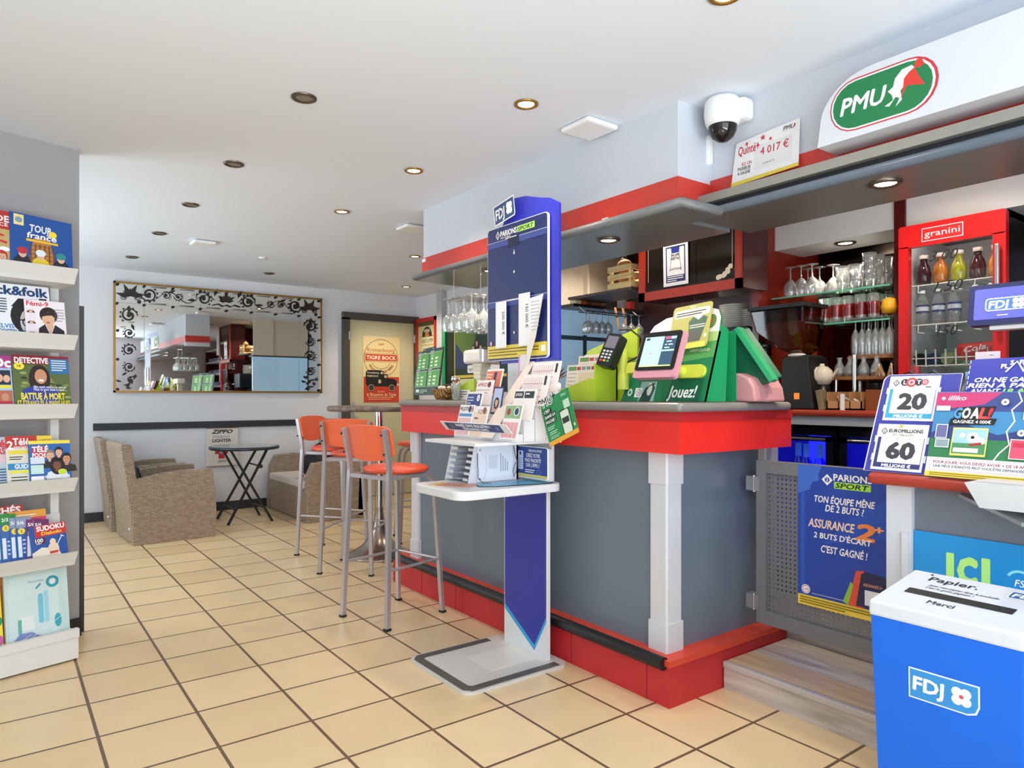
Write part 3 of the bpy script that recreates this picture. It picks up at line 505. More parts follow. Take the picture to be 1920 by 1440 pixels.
# ================================================================ bar stools
OR = mat('#ea6a42', .4, vary=.05, scale=8); ORS = mat('#e4583a', .35, vary=.05); AL = mat('#b9b3b6', .3, metal=.55, vary=.04)
def stool(label):
    t = thing('bar_stool', label, 'stool', group=None)
    b = B(); b.lathe([(0, .783), (.14, .783), (.175, .79), (.182, .802), (.176, .815), (.15, .821), (0, .823)], (.02, 0, 0), ORS, 28); b.build('seat', t)
    for s in (-1, 1):
        b = B(); b.tube([(-.20, s*.182, .0), (-.168, s*.160, .80), (-.172, s*.162, .86), (-.205, s*.165, 1.03)], .0165, AL, 4, flat=True); b.box(-.215, -.185, s*.182-.015, s*.182+.015, 0, .012, M_BLACK)
        b.build('rear_leg', t)
        P = [(-.15, s*.14, .772), (.10, s*.14, .772), (.135, s*.145, .762), (.155, s*.15, .735), (.165, s*.153, .69), (.20, s*.182, 0)]
        b = B(); b.tube(P, .0155, AL, 4, flat=True); b.box(.185, .215, s*.182-.015, s*.182+.015, 0, .012, M_BLACK); b.build('front_leg', t)
        b = B(); b.cyl((-.186, s*.172, .30), (.185, s*.170, .30), .0075, AL, n=8); b.build('footrest', t)
    b = B(); b.cyl((.185, -.170, .30), (.185, .170, .30), .0075, AL, n=8); b.build('footrest', t)
    b = B(); b.bar((-.165, -.15, .772), (-.165, .15, .772), .02, .02, AL); b.build('crossbar', t)
    b = B(); n = 10; vs = []; fs = []
    for i in range(n+1):
        y = -.185+.37*i/n; k = math.cos(PI*y/.5); w0 = .0 if 0 < i < n else .012
        for z, e in ((.855+.012*abs(y)/.185*0+.03*(abs(y)/.185)**2+w0, 0), (1.05-.012*(abs(y)/.185)**2-w0, 1)):
            x = -.175-.03*e-.0+.028*(1-(y/.185)**2)*-1+.02
            vs += [(x+.012, y, z), (x, y, z)]
    for i in range(n):
        a = i*4; c = a+4; fs += [(a, a+2, c+2, c), (a+1, c+1, c+3, a+3), (a, c, c+1, a+1), (a+2, a+3, c+3, c+2)]
    fs += [(0, 1, 3, 2), (n*4, n*4+2, n*4+3, n*4+1)]
    b.add(vs, fs, OR); bk = b.build('backrest', t, bevel=.003)
    for s in (-1, 1):
        for z in (.90, 1.0): b = B(); b.ball((-.186-.03*(z-.86)/.17-.014, s*.163, z), .007, M_DARK, n=6); b.build('bolt', t)
    return t
s0 = stool('orange bar stool nearest the camera with its seat toward the counter'); s0.location = (1.752, 3.466, 0); s0.rotation_euler = (0, 0, math.radians(14.5)); s0['group'] = 'orange bar stools'
GS = 'orange bar stools'
dup(s0, (2.02, 4.56, 0), math.radians(45), 'orange bar stool right behind the nearest one, seen from behind', GS)
dup(s0, (2.085, 5.14, 0), math.radians(-52), 'orange bar stool on the left of the high table beside the wicker sofa', GS)
dup(s0, (2.88, 5.18, 0), math.radians(160), 'orange bar stool beyond the high table, half hidden by the counter', GS)
# high table
t = thing('high_table', 'tall round pedestal table with a flared metal foot among the stools', 'table', (2.33, 4.84, 0))
b = B(); b.lathe([(0, 1.088), (.37, 1.088), (.385, 1.095), (.385, 1.12), (.375, 1.128), (0, 1.128)], (2.33, 4.84, 0), woodmat('table_wood', '#5d5048', '#86786a', (3, 20, 20)), 40); b.build('tabletop', t)
b = B(); b.lathe([(.03, .3), (.03, 1.088)], (2.33, 4.84, 0), M_CHROME, 16); b.build('pole', t)
b = B(); b.lathe([(0, .0), (.255, .0), (.25, .012), (.20, .03), (.13, .075), (.08, .14), (.05, .22), (.032, .32), (.03, .36)], (2.33, 4.84, 0), mat('#a89a90', .28, metal=.9, vary=.05), 32); b.build('foot', t)
# folding bistro table
t = thing('bistro_table', 'small round black folding table with crossed legs between the wicker seats', 'table', (1.93, 6.97, 0))
b = B(); b.lathe([(0, .69), (.315, .69), (.322, .696), (.322, .714), (.315, .72), (0, .72)], (1.93, 6.97, 0), mat('#3a424b', .3, metal=.4), 40); b.lathe([(0, .7205), (.30, .7205)], (1.93, 6.97, 0), mat('#8f9698', .12), 40); b.build('tabletop', t)
for y, f in ((6.77, 1), (7.17, 1)):
    for s in (-1, 1):
        b = B(); yy = y + .012*s; b.bar((1.93-.2*s, yy, 0), (1.93+.17*s, 6.97+(yy-6.97)*.8, .69), .018, .03, M_BLACK, up=(0, 1, 0)); b.build('leg', t)
for x, z in ((1.80, .13), (2.06, .13)):
    b = B(); b.cyl((x, 6.77, z), (x, 7.17, z), .008, M_BLACK, n=8); b.build('stretcher', t)
b = B(); b.cyl((2.03, 6.80, .53), (2.03, 7.14, .53), .008, M_BLACK, n=8); b.ball((2.03, 6.79, .53), .02, M_BLACK); b.build('lock_bar', t)
# wicker armchairs : side panels, curved arm tops, leaning slatted back
def wick_arm(b, y0, y1):
    P = [(.004, 0), (.64, 0), (.645, .25), (.615, .575), (.5, .582), (.35, .578), (.2, .562), (.08, .54), (.0, .525), (-.01, .45), (.0, .2)]
    b.prism(frame((0, y0, 0), (1, 0, 0), (0, 0, 1)), P, y1-y0, M_WICKER)
def armchair(label, grp):
    t = thing('wicker_armchair', label, 'armchair', group=grp)
    b = B(); wick_arm(b, 0, .085); b.build('arm', t, bevel=.006)
    b = B(); wick_arm(b, .565, .65); b.build('arm', t, bevel=.006)
    b = B(); P = [(0, .01), (.07, .01), (.06, .3), (.035, .5), (-.005, .80), (-.02, .815), (-.075, .82), (-.085, .80), (-.04, .5), (-.01, .2)]
    b.prism(frame((0, .005, 0), (1, 0, 0), (0, 0, 1)), P, .64, M_WICKER); b.build('backrest', t, bevel=.006)
    b = B(); b.box(.05, .63, .085, .565, .03, .30, M_WICKER); b.build('seat_base', t)
    b = B(); b.rb(.06, .62, .09, .56, .30, .37, .025, M_BLACK, 3); b.build('seat_cushion', t)
    b = B(); b.bar((.10, .325, .36), (.02, .325, .62), .44, .09, M_BLACK, up=(1, 0, 0)); b.build('back_cushion', t, bevel=.02)
    b = B(); b.ball((-.01, .05, .13), .013, M_STEEL); b.build('bolt', t)
    return t
a0 = armchair('brown wicker armchair nearer the camera, facing the small black table', 'wicker armchairs'); a0.location = (.872, 6.28, 0); a0.rotation_euler = (0, 0, math.radians(3))
dup(a0, (.803, 7.03, 0), math.radians(-1.5), 'brown wicker armchair against the back wall behind the nearer one', 'wicker armchairs')
t = thing('wicker_sofa', 'two-seat brown wicker sofa with a pale seat cushion beside the bar stools', 'sofa', (2.64, 7.04, 0))
def sarm(y0, y1):
    b = B(); b.prism(frame((0, y0, 0), (1, 0, 0), (0, 0, 1)), [(2.35, 0), (2.94, 0), (2.95, .5), (2.92, .57), (2.6, .575), (2.42, .56), (2.37, .45), (2.35, .2)], y1-y0, M_WICKER); b.build('arm', t, bevel=.006)
sarm(6.43, 6.53); sarm(7.55, 7.65)
b = B(); b.box(2.355, 2.9, 6.53, 7.55, .01, .31, M_WICKER); b.build('seat_base', t)
b = B(); b.prism(frame((0, 6.43, 0), (1, 0, 0), (0, 0, 1)), [(2.86, .02), (2.95, .02), (3.06, .80), (2.96, .81), (2.88, .5)], 1.22, M_WICKER); b.build('backrest', t, bevel=.006)
b = B(); b.rb(2.345, 2.88, 6.535, 7.545, .31, .385, .022, mat('#d9cfc6', .8), 3); b.build('seat_cushion', t)
t = thing('black_bag', 'black bag with a red tag slumped on the near end of the wicker sofa', 'bag', (2.55, 6.72, .385))
b = B(); b.ball((2.53, 6.70, .52), .15, mat('#101014', .7), .85, 1, .93); b.ball((2.62, 6.72, .60), .11, mat('#101014', .7), 1, 1.2, .8); b.build('bag_body', t)
b = B(); b.rb(2.37, 2.385, 6.60, 6.64, .42, .45, .004, M_RED); b.build('tag', t)
b = B(); b.tube([(2.47, 6.62, .62), (2.5, 6.60, .72), (2.56, 6.64, .74), (2.6, 6.7, .68)], .009, M_BLACK); b.build('handle', t)
# ================================================================ etched mirror, tin sign, ceiling fittings
t = thing('wall_mirror', 'wide gilt-framed mirror with a black floral border on the back wall', 'mirror', (1.945, 7.70, 1.236))
X0, X1, Z0, Z1 = .905, 2.988, 1.238, 2.316; WM, HM = X1-X0, Z1-Z0
b = B()
for a in ((X0, X1, Z0, Z0+.018), (X0, X1, Z1-.018, Z1), (X0, X0+.018, Z0, Z1), (X1-.018, X1, Z0, Z1)): b.box(a[0], a[1], 7.685, 7.72, a[2], a[3], M_GOLD)
b.build('mirror_frame', t)
b = B(); b.box(X0+.01, X1-.01, 7.697, 7.71, Z0+.01, Z1-.01, M_MIRROR); b.build('mirror_glass', t)
b = B(FY(7.6965, X0, Z0)); BK = ink('#231a14')
def scroll(u, v, r, d=1, f=1, turns=1.35):
    P = [(u+d*r*(1-i/26*.75)*math.cos(2*PI*turns*i/26*f), v+r*(1-i/26*.75)*math.sin(2*PI*turns*i/26*f)) for i in range(27)]
    b.stroke(P, r*.10, BK, r*.34); b.ell(u, v, r*.26, r*.26, BK, 10)
    for i in range(7):
        a = 2*PI*f*(.05+i*.09); R = r*1.0; b.poly([(u+d*R*math.cos(a), v+R*math.sin(a)), (u+d*R*1.16*math.cos(a+.25*f), v+R*1.16*math.sin(a+.25*f)), (u+d*R*.9*math.cos(a+.42*f), v+R*.9*math.sin(a+.42*f))], BK)
def leafy(u, v, r, a):
    c, s = math.cos(a), math.sin(a); b.poly([(u, v), (u+r*.45*c-r*.2*s, v+r*.45*s+r*.2*c), (u+r*c, v+r*s), (u+r*.45*c+r*.16*s, v+r*.45*s-r*.16*c)], BK)
def bouquet(u, v, r):
    for i in range(7): leafy(u, v-r*.4, r*(.9 if i % 2 else 1.4), .2+i*.46)
    scroll(u-r*.55, v-r*.55, r*.36, 1, 1); scroll(u+r*.55, v-r*.5, r*.36, -1, 1); b.ell(u, v, r*.2, r*.2, BK, 10); b.ell(u+r*.8, v-r*.9, r*.2, r*.2, BK, 10)
cw, hb = .265, .205; y0 = HM-hb
GR = ink('#8b9a98')
for u in (cw, cw+.52, WM-cw-.52, WM-cw): b.rect(u-.002, y0 if cw < u < WM-cw else 0, .004, HM-y0 if cw < u < WM-cw else HM, GR)
b.rect(0, y0-.002, WM, .004, GR); b.rect(cw*.5-.12, 0, .003, .01, GR)
bouquet(cw*.55, HM-.1, .095); bouquet(WM-cw*.55, HM-.1, .095)
mid = WM/2
for sg in (-1, 1):
    for dx, r, f in ((.20, .075, 1), (.415, .042, -1), (.515, .042, 1), (.655, .075, -1)):
        scroll(mid+sg*dx*1.12, HM-.105, r, sg, f)
    b.stroke([(mid+sg*(.12+.03*i), HM-.115+.05*math.sin(i*.55)) for i in range(22)], .006, BK, .006)
    leafy(mid+sg*.38, HM-.13, .09, PI if sg > 0 else 0); leafy(mid+sg*.56, HM-.08, .08, .5); leafy(mid+sg*.12, HM-.07, .09, 1.2); leafy(mid+sg*.83, HM-.12, .07, .3 if sg > 0 else PI-.3)
    e = mid+sg*(WM/2-cw*.5)
    for v, r, f in ((y0-.12, .075, 1), (y0-.29, .05, -1), (y0-.46, .06, 1), (y0-.62, .05, -1)): scroll(e, v, r, -sg, f)
    leafy(e, y0-.02, .09, -PI/2); leafy(e-.02*sg, y0-.2, .07, -1.2)
    for v in (.03, .32, .6, HM-.03): b.ell(mid+sg*(WM/2-.035), v, .014, .014, BK, 8)
    for i in range(12): leafy(e+random.uniform(-.07, .07), .03+.012*i, .06, random.uniform(0, PI))
for i in range(7): leafy(mid, HM-.12, .1 if i % 2 else .075, .15+i*.47)
b.stroke([(mid-.14, HM-.165), (mid-.08, HM-.15), (mid-.04, HM-.17), (mid, HM-.155), (mid+.04, HM-.17), (mid+.08, HM-.15), (mid+.14, HM-.165)], .01, BK)
for u in (.03, cw, cw+.26, cw+.52, mid, WM-cw-.52, WM-cw-.26, WM-cw, WM-.03):
    for v in (HM-.03, y0-.01): b.ell(u, v, .013, .013, BK, 8)
for u in (cw+.13, cw+.39, mid-.13, mid+.13, WM-cw-.39, WM-cw-.13):
    for v in (HM-.03, y0+.01): b.stroke([(u-.07, v), (u+.07, v)], .003, BK, .006)
b.build('etched_border', t)
b = B(FY(7.695, 1.742, .465)); b.board(.322, .405, .003, '#d9d5cc'); b.rect(0, .397, .322, .008, '#6a2a24'); b.rect(0, 0, .322, .006, '#9a5a4a')
b.text('ZIPPO', .06, .345, .042, K, w=.205, bold=.05, shear=.35); b.text('Windproof', .075, .30, .028, '#5a5652', w=.165, shear=.4, bold=0); b.text('LIGHTER', .065, .255, .034, K, w=.185, bold=.04)
b.rect(.09, .13, .05, .05, '#c02830'); b.rect(.125, .08, .06, .06, '#c02830'); b.rect(.17, .13, .05, .06, '#c02830'); b.rect(.135, .13, .05, .07, '#8a8a8a'); b.text('ZIPPO', .115, .04, .024, '#4a4642', w=.09)
b.build('tin_sign', origin=(1.9, 7.695, .465), label='cream vintage lighter advert on the back wall behind the small table', cat='sign')
def fitting(x, y, z, label, on, grp, r=.052, power=9, col=(1, .86, .68)):
    t = thing('ceiling_spotlight', label, 'spotlight', (x, y, z), group=grp)
    b = B(); b.lathe([(r, -.001), (r, -.006), (r*.82, -.010), (r*.66, -.004), (r*.62, .0)], (x, y, z), M_GOLD if on == 2 else mat('#6d6255', .3, metal=.8), 24); b.build('trim_ring', t)
    b = B(); b.lathe([(r*.64, -.003), (0, -.003)], (x, y, z), mat('#fff2dc', .4, emit=18, vary=0) if on else mat('#9a938a', .25, metal=.3), 20); b.build('bulb', t)
    if on:
        l = bpy.data.lights.new('spot_lamp', 'SPOT'); l.energy = power; l.color = col; l.spot_size = 2.3; l.spot_blend = .7; l.shadow_soft_size = .04
        o = bpy.data.objects.new('spot_lamp', l); C.objects.link(o); o.parent = t; o.location = (0, 0, -.03)
    return t
offs = [(1.004, 2.78), (.995, 3.79), (.985, 4.76), (.97, 5.73), (.945, 6.85), (2.16, 6.95)]
offl = ['nearest to the camera', 'second from the camera in its row', 'third from the camera in its row', 'fourth from the camera in its row', 'farthest in its row, above the wicker chairs', 'alone above the wicker sofa']
for (x, y), l in zip(offs, offl): fitting(x*1.015, y*1.015, ZC, 'unlit bronze ceiling spotlight, ' + l, 0, 'unlit ceiling spotlights')
ons = [(1.795, 2.325), (1.83, 3.375), (1.85, 4.41), (2.96, 5.44), (3.70, 7.0), (1.80, 1.33)]
onl = ['in front of the white bulkhead corner, brightest', 'second along the bulkhead row', 'third along the bulkhead row', 'beyond the left end of the bulkhead', 'above the cream door', 'cut off by the top edge of the view']
for (x, y), l in zip(ons, onl): fitting(x, y, ZC, 'lit ceiling spotlight ' + l, 2, 'lit ceiling spotlights', power=34 if y > 5 else 16)
for x, y, z, l in ((2.32, 2.37, 1.939, 'under the red-banded canopy above the card terminal'), (2.33, 3.36, 1.939, 'at the left end under the canopy, above the hanging glasses'), (2.52, 1.19, 1.953, 'under the header ledge below the oval sign'), (3.70, 1.96, 2.034, 'under the white soffit above the glass shelves'), (3.975, 1.95, 2.119, 'in the dark recess behind the glass shelves')):
    fitting(x, y, z, 'lit spotlight ' + l, 1, 'lit bar spotlights', r=.055, power=14)
for x, y in ((3.45, 3.42), (2.95, 2.75), (3.05, 1.3)): fitting(x, y, ZC, 'lit spotlight in the ceiling above the aisle behind the bar counter', 1, 'bar aisle spotlights', power=34 if x != 2.95 else 13)
# camera dome, sensor, ceiling plates
t = thing('security_camera', 'white dome security camera on the wall above the prize notice', 'camera', (2.40, 1.80, 2.3))
b = B(); c = (2.405, 1.79, 2.30); b.lathe([(0, .125), (.06, .125), (.072, .11), (.075, .06), (.07, .03), (.062, .012), (0, .01)], c, M_WHITE, 28); b.rb(2.42, 2.50, 1.70, 1.80, 2.33, 2.42, .02, M_WHITE); b.build('housing', t)
b = B(); b.lathe([(.058, .012), (.055, -.01), (.042, -.035), (.02, -.05), (0, -.054)], c, mat('#1b1715', .06), 24); b.ball((c[0]-.03, c[1]-.02, c[2]-.02), .018, mat('#3a3530', .05)); b.build('dome', t)
b = B(); b.rb(2.465, 2.50, 1.905, 1.975, 2.20, 2.33, .012, M_WHITE, 3); b.build('motion_sensor', label='small white motion sensor in the corner under the dome camera', cat='sensor')
for (x, y, sz), l in zip(((1.32, 5.93, .17), (2.17, 2.34, .19), (2.42, 4.5, .17)), ('above the mirror in the middle of the ceiling', 'beside the bulkhead corner', 'at the far left end of the bulkhead')):
    b = B(); b.rb(x-sz/2, x+sz/2, y-sz/2, y+sz/2, ZC-.028, ZC-.004, .012, M_WHITE); b.rb(x-sz*.36, x+sz*.36, y-sz*.36, y+sz*.36, ZC-.006, ZC, .003, mat('#a8a49c', .5))
    b.build('ceiling_plate', origin=(x, y, ZC), label='white square ceiling plate ' + l, cat='ceiling plate', group='white ceiling plates')
b = B(); b.lathe([(0, -.012), (.03, -.01), (.035, 0)], (1.9, 6.3, ZC), M_WHITE); b.build('smoke_detector', origin=(1.9, 6.3, ZC), label='tiny white detector on the ceiling far above the bar stools', cat='detector')
# ================================================================ betting stand in front of the counter
t = thing('betting_stand', 'tall blue and white self-service betting stand in front of the counter', 'stand', (1.85, 2.58, 0))
NV, BLU = '#1b2a66', '#2b34b0'
LG = mat('#cfccc6', .35, vary=.03); SH = mat('#dddee1', .35, vary=.02)
b = B(Matrix.Translation((1.50, 2.335, .012))); b.board(.55, .495, .012, LG, .05); b.build('foot_plate', t)
b = B(Matrix.Translation((1.50, 2.335, .0125))); RB = mat('#55524f', .5)
b.prism(Matrix.Translation((0, 0, .002)), [(.04, .012), (.50, .012), (.50, .052), (.065, .052), (.052, .065), (.052, .43), (.065, .443), (.43, .443), (.43, .483), (.04, .483), (.012, .45), (.012, .045)], .002, RB); b.build('rubber_edge', t)
b = B(Matrix.Translation((1.72, 2.47, .0132))); b.board(.26, .2, .0012, mat('#dcd9d2', .3)); b.build('foot_cover', t)
b = B(FX(1.985, 2.745, .012)); b.board(.325, .77, .02, SH); BB = mat('#252d9c', .35, vary=.04)
b.poly([(.004, .16), (.235, .02), (.321, .17), (.321, .77), (.004, .77)], '#2a9fd6'); b.poly([(.004, .185), (.235, .045), (.321, .195), (.321, .77), (.004, .77)], BB); b.build('column', t)
b = B(Matrix.Translation((1.47, 2.335, .817))); b.board(.55, .405, .036, SH, .06, 8); b.build('lower_shelf', t, bevel=.005)
b = B(FX(2.005, 2.745, .817)); b.board(.335, 1.25, .015, SH); b.build('back_panel', t)
b = B(Matrix.Translation((1.55, 2.34, 1.008))); b.board(.46, .42, .012, SH, .01); b.build('upper_shelf', t)
# rack of slips : stepped pockets in two columns
b = B()
for i in range(4):
    x = 1.72+.062*i; z = 1.01+.06*i
    b.box(x, x+.058, 2.325, 2.78, 1.009, z+.03, SH)
b.add([(1.70, 2.545, 1.02), (1.98, 2.545, 1.36), (1.98, 2.50, 1.36), (1.70, 2.44, 1.02), (1.72, 2.49, 1.009), (1.985, 2.51, 1.30)], [(0, 3, 2, 1)], mat('#e6d6cc', .2)); b.build('slip_pockets', t)
b = B(frame((1.69, 2.80, 1.045), (0, -1, 0), (-.55, 0, .6))); b.board(.52, .052, .003, SH); b.rect(.03, .004, .44, .044, '#2d3a66'); b.text('PARIEZ SANS BULLETIN !', .12, .027, .016, W, w=.27, bold=.04); b.text("TÉLÉCHARGEZ L'APPLI", .16, .008, .013, W, w=.2, bold=.04); b.ell(.08, .026, .02, .016, '#4d6a58'); b.ell(.44, .026, .012, .012, '#5a70b0'); b.build('front_banner', t)
# header boards
b = B(FX(2.004, 2.80, 1.36)); b.prism(Matrix(), [(.10, 0), (.445, 0), (.445, .70), (.38, .735), (.30, .755), (.20, .785), (.10, .795), (.05, .78), (.035, .74), (.02, .69), (0, .66), (0, .0)], .01, mat('#3035b4', .35, vary=.1, scale=3))
b.M = b.M @ frame((-.012, .675, .028), (1, .16, 0), (-.16, 1, 0)); b.poly([(0, 0), (.165, 0), (.172, .012), (.172, .10), (0, .10)], W); b.poly([(.006, .006), (.160, .006), (.166, .014), (.166, .094), (.006, .094)], '#33507e'); b.text('FDJ', .014, .026, .052, W, w=.075, bold=.04, shear=.1)
for a in range(4): b.ell(.128+.014*math.cos(a*PI/2+.7), .052+.019*math.sin(a*PI/2+.7), .014, .017, W, 10)
b.build('header_back', t)
b = B(FX(1.985, 2.888, 1.374)); w_, h_ = .475, .657; b.board(w_, h_, .012, '#f2f2f2', .02); b.prism(Matrix.Translation((0, 0, .001)), rr(.003, .003, w_-.006, h_-.006, .018), .001, mat('#1c2a63', .4, vary=.05)); b.k = 20
b.poly(rr(.003, .012, w_-.006, .062, .006), '#e8cf4a'); b.lines(.012, .052, .40, 3, .014, .006, '#7a6a20'); b.rect(.43, .03, .03, .028, W)
for v in (.557, .262): b.rect(.003, v, w_-.006, .028, '#3a4a92'); b.rect(.003, v+.028, w_-.006, .0018, '#c8cfe8')
b.rect(.175, .545, .09, .045, '#111a40'); b.rect(.155, .588, .09, .004, '#e8e2dc'); b.rect(.165, .285, .10, .006, '#e8e2dc')
b.poly([(.075, .615), (.092, .637), (.109, .615), (.092, .593)], W); b.poly([(.08, .615), (.092, .631), (.104, .615), (.092, .599)], NV); b.text('2', .092, .608, .014, W, al='c')
b.text('PARIONS', .115, .605, .027, W, w=.13, bold=.04); b.text('POINT DE VENTE', .116, .594, .007, W, w=.08); b.rect(.25, .603, .135, .029, '#a6d86a'); b.text('SPORT', .257, .608, .019, K, w=.118, bold=.03, shear=.15)
for v in (.51, .42, .13): b.ell(.227, v, .006, .007, '#dfe4f2', 12)
b.ell(.24, .42, .002, .003, NV); b.ell(.227, .515, .003, .012, '#dfe4f2'); b.ell(.035, .087, .010, .010, '#e8a8b8')
b.build('front_board', t)
def paper(name, F, w_, h_, label, cat='paper', tx=None, col='#f2f2f4', grp=None, fn=None, th=.0006):
    b = B(F); b.board(w_, h_, th, col)
    if tx: b.text(tx, w_*.62, h_*.78, .020, '#22242c', rot=-PI/2)
    if fn: fn(b)
    return b.build(name, label=label, cat=cat, group=grp)
paper('jackpot_slip', FX(1.970, 2.797, 1.435), .088, .225, 'white paper strip reading 200 000 € tucked in the navy board', 'paper', '200 000 €')
paper('jackpot_slip', FX(1.970, 2.61, 1.435), .086, .245, 'white paper strip reading 150 000 € beside a folded sheet', 'paper', '150 000 €')
b = B(FX(1.966, 2.52, 1.31)); b.poly([(.10, .35), (.0, .34), (-.01, .10), (-.035, 0), (-.02, .0)], '#eef0f4'); b.poly([(.1, .349), (.045, .16), (-.03, .0), (-.02, .12), (.07, .3)], '#e9e2d8'); b.lines(.01, .32, .06, 9, .016, .003, '#aab0bc')
b.build('folded_sheet', label='tall folded sheet hanging from the navy board beside the 150 000 € strip', cat='paper')
# slips in the pockets
def slipcard(x, y, z, w_, h_, kind, label, tilt=.25):
    b = B(FX(x, y, z, tilt)); b.board(w_, h_, .006, '#f0e9e6')
    if kind == 'loto':
        b.rect(.006, h_-.055, w_-.012, .014, '#4f8fc0')
        for i in range(5): b.rect(.008+i*(w_-.014)/5, .004, (w_-.014)/5-.003, h_-.066, '#e9b9bb')
        b.ell(.014, h_-.018, .006, .008, '#444'); b.text('LOTO', .025, h_-.028, .018, '#3a3640', bold=.04); b.ell(w_-.03, h_-.02, .012, .016, '#39426e'); b.ell(w_-.008, h_-.02, .007, .014, '#d0605c')
    if kind == 'keno': b.rect(.0, 0, w_, h_-.03, '#ecd2bc'); b.text('KENO', .03, h_-.035, .02, '#b06a50'); b.ell(w_-.025, h_-.02, .014, .016, '#8a5a40'); b.lines(.01, h_-.06, .05, 1, .01, .008, '#6a5a54')
    if kind == 'euro': b.rect(.004, .02, w_-.008, h_-.03, '#3c4684'); b.ell(w_-.028, h_-.03, .012, .016, W); b.text('6', w_-.028, h_-.038, .016, '#3c4684', al='c'); b.lines(.01, h_-.03, .05, 3, .014, .005, '#c8d0ea')
    if kind == 'red': b.text('AMIGO', .008, h_-.03, .018, '#b8503c', bold=.04); b.ell(w_-.03, h_-.022, .014, .014, '#7a2c34'); b.lines(.006, h_-.05, w_-.02, 2, .014, .004, '#c8a8a0')
    if kind == 'orange': b.rect(.004, .01, w_-.008, h_-.02, '#df7a58'); b.rect(w_*.5, .03, .022, h_-.045, '#3a3264'); b.lines(.01, h_-.03, .04, 2, .014, .006, '#f0d8cc')
    if kind == 'grid':
        for i in range(10): b.rect(.01+i*(w_-.045)/10, .005, .0018, h_-.02, '#c06a72')
        for i in range(4): b.rect(.01, .01+i*(h_-.025)/4, w_-.045, .0018, '#c06a72')
        b.rect(w_-.028, h_-.05, .014, .04, '#2a2a30')
    if kind == 'dark': b.rect(.006, h_-.04, w_*.42, .03, '#33343c'); b.rect(w_*.5, h_-.04, w_*.44, .03, '#2c3836'); b.text('JOKER', .012, h_-.03, .012, W); b.lines(w_*.55, h_-.024, .05, 1, .01, .006, '#dfe6e2')
    if kind == 'green': b.rect(.003, h_-.06, w_-.006, .055, '#8fb07e'); b.ell(.03, h_-.032, .013, .015, '#a03a3a'); b.ell(.085, h_-.03, .018, .02, W); b.ell(.085, h_-.03, .014, .016, '#33406e');
    if kind == 'green':
        for i in range(4): b.rect(.006+i*(w_-.01)/4, .008, (w_-.01)/4-.003, h_-.085, '#e3a3a8')
    b.build('betting_slips', label=label, cat='betting slips', group='betting slips in the stand')
slipcard(1.712, 2.765, 1.02, .118, .145, 'loto', 'white LOTO slips with pink columns, front left pocket of the stand')
slipcard(1.714, 2.64, 1.02, .105, .14, 'keno', 'beige slips in the front pocket right beside the LOTO slips')
slipcard(1.712, 2.405, 1.02, .118, .15, 'green', 'slips with a green top band and pink columns, front right pocket')
slipcard(1.775, 2.79, 1.10, .125, .125, 'euro', 'navy slips with a white figure, second pocket on the left')
slipcard(1.775, 2.42, 1.10, .15, .135, 'dark', 'slips with two dark title boxes, second pocket on the right')
slipcard(1.838, 2.80, 1.16, .135, .12, 'red', 'cream slips with a red title, third pocket on the left')
slipcard(1.838, 2.44, 1.16, .18, .14, 'grid', 'pink grid slips in the third pocket on the right')
slipcard(1.90, 2.81, 1.205, .13, .13, 'orange', 'orange slips in the rearmost left pocket')
slipcard(1.90, 2.45, 1.22, .19, .135, 'grid', 'pink grid slips in the rearmost right pocket')
b = B(FX(1.80, 2.60, 1.12, .2)); b.board(.075, .125, .004, '#2a2a50'); b.rect(.006, .008, .063, .11, '#b9c4e4'); b.person(.036, .01, .032, SK1, '#2a1a18', '#d9a8a0', True); b.build('phone_leaflet', label='dark-edged leaflet with a smiling woman, middle of the slip pockets', cat='leaflet')
b = B(FX(1.97, 2.62, 1.25, .06)); b.board(.07, .145, .004, '#e8dfe6'); b.rect(.004, 0, .006, .145, '#d06a80'); b.rect(.06, 0, .006, .145, '#d06a80'); b.rect(.014, .02, .04, .05, '#b8bcd8'); b.build('leaflet', label='narrow white leaflet with pink edges standing under the navy board', cat='leaflet')
# green leaflet tilted at the right
b = B(frame((1.84, 2.222, .989), (-.0, -.92, .36), (.0, .36, .92))); w_, h_ = .225, .222
b.M = b.M @ Matrix.Scale(.86, 4); b.board(w_, h_, .002, '#1f8a4c', .006); b.poly([(0, 0), (w_, 0), (w_, .022), (0, .022)], '#e9a832'); b.text('PMU', -.005, .195, .045, W, w=.10, bold=.12, rot=.0); b.text('PMU', -.005, .195, .045, K, w=.10, bold=.02); b.text('+', .10, .205, .04, K, bold=.03)
b.text('PMU', .165, .195, .014, '#bfe4c8'); b.rect(.015, .155, .06, .022, K); b.text("C'EST", .018, .160, .014, W, bold=.05); b.rect(.015, .129, .085, .022, K); b.text('DANS LA', .018, .134, .014, W, w=.078, bold=.05); b.rect(.015, .103, .08, .022, K); b.text('POCHE !', .018, .108, .014, W, w=.07, bold=.05)
b.lines(.018, .085, .055, 2, .010, .004, '#bfe4c8'); b.lines(.025, .06, .06, 2, .010, .004, '#bfe4c8'); b.lines(.025, .038, .07, 2, .008, .003, '#bfe4c8'); b.rrect(.125, .022, .07, .115, .01, K); b.rrect(.13, .022, .06, .109, .008, '#d9e2d2'); b.rect(.134, .07, .05, .028, '#22352c'); b.rect(.168, .135, .045, .04, '#bfe0c4'); b.ell(.211, .045, .006, .008, '#d8e8a0')
b.build('leaflet', label='tilted green leaflet with white lettering hanging on the right of the stand', cat='leaflet')
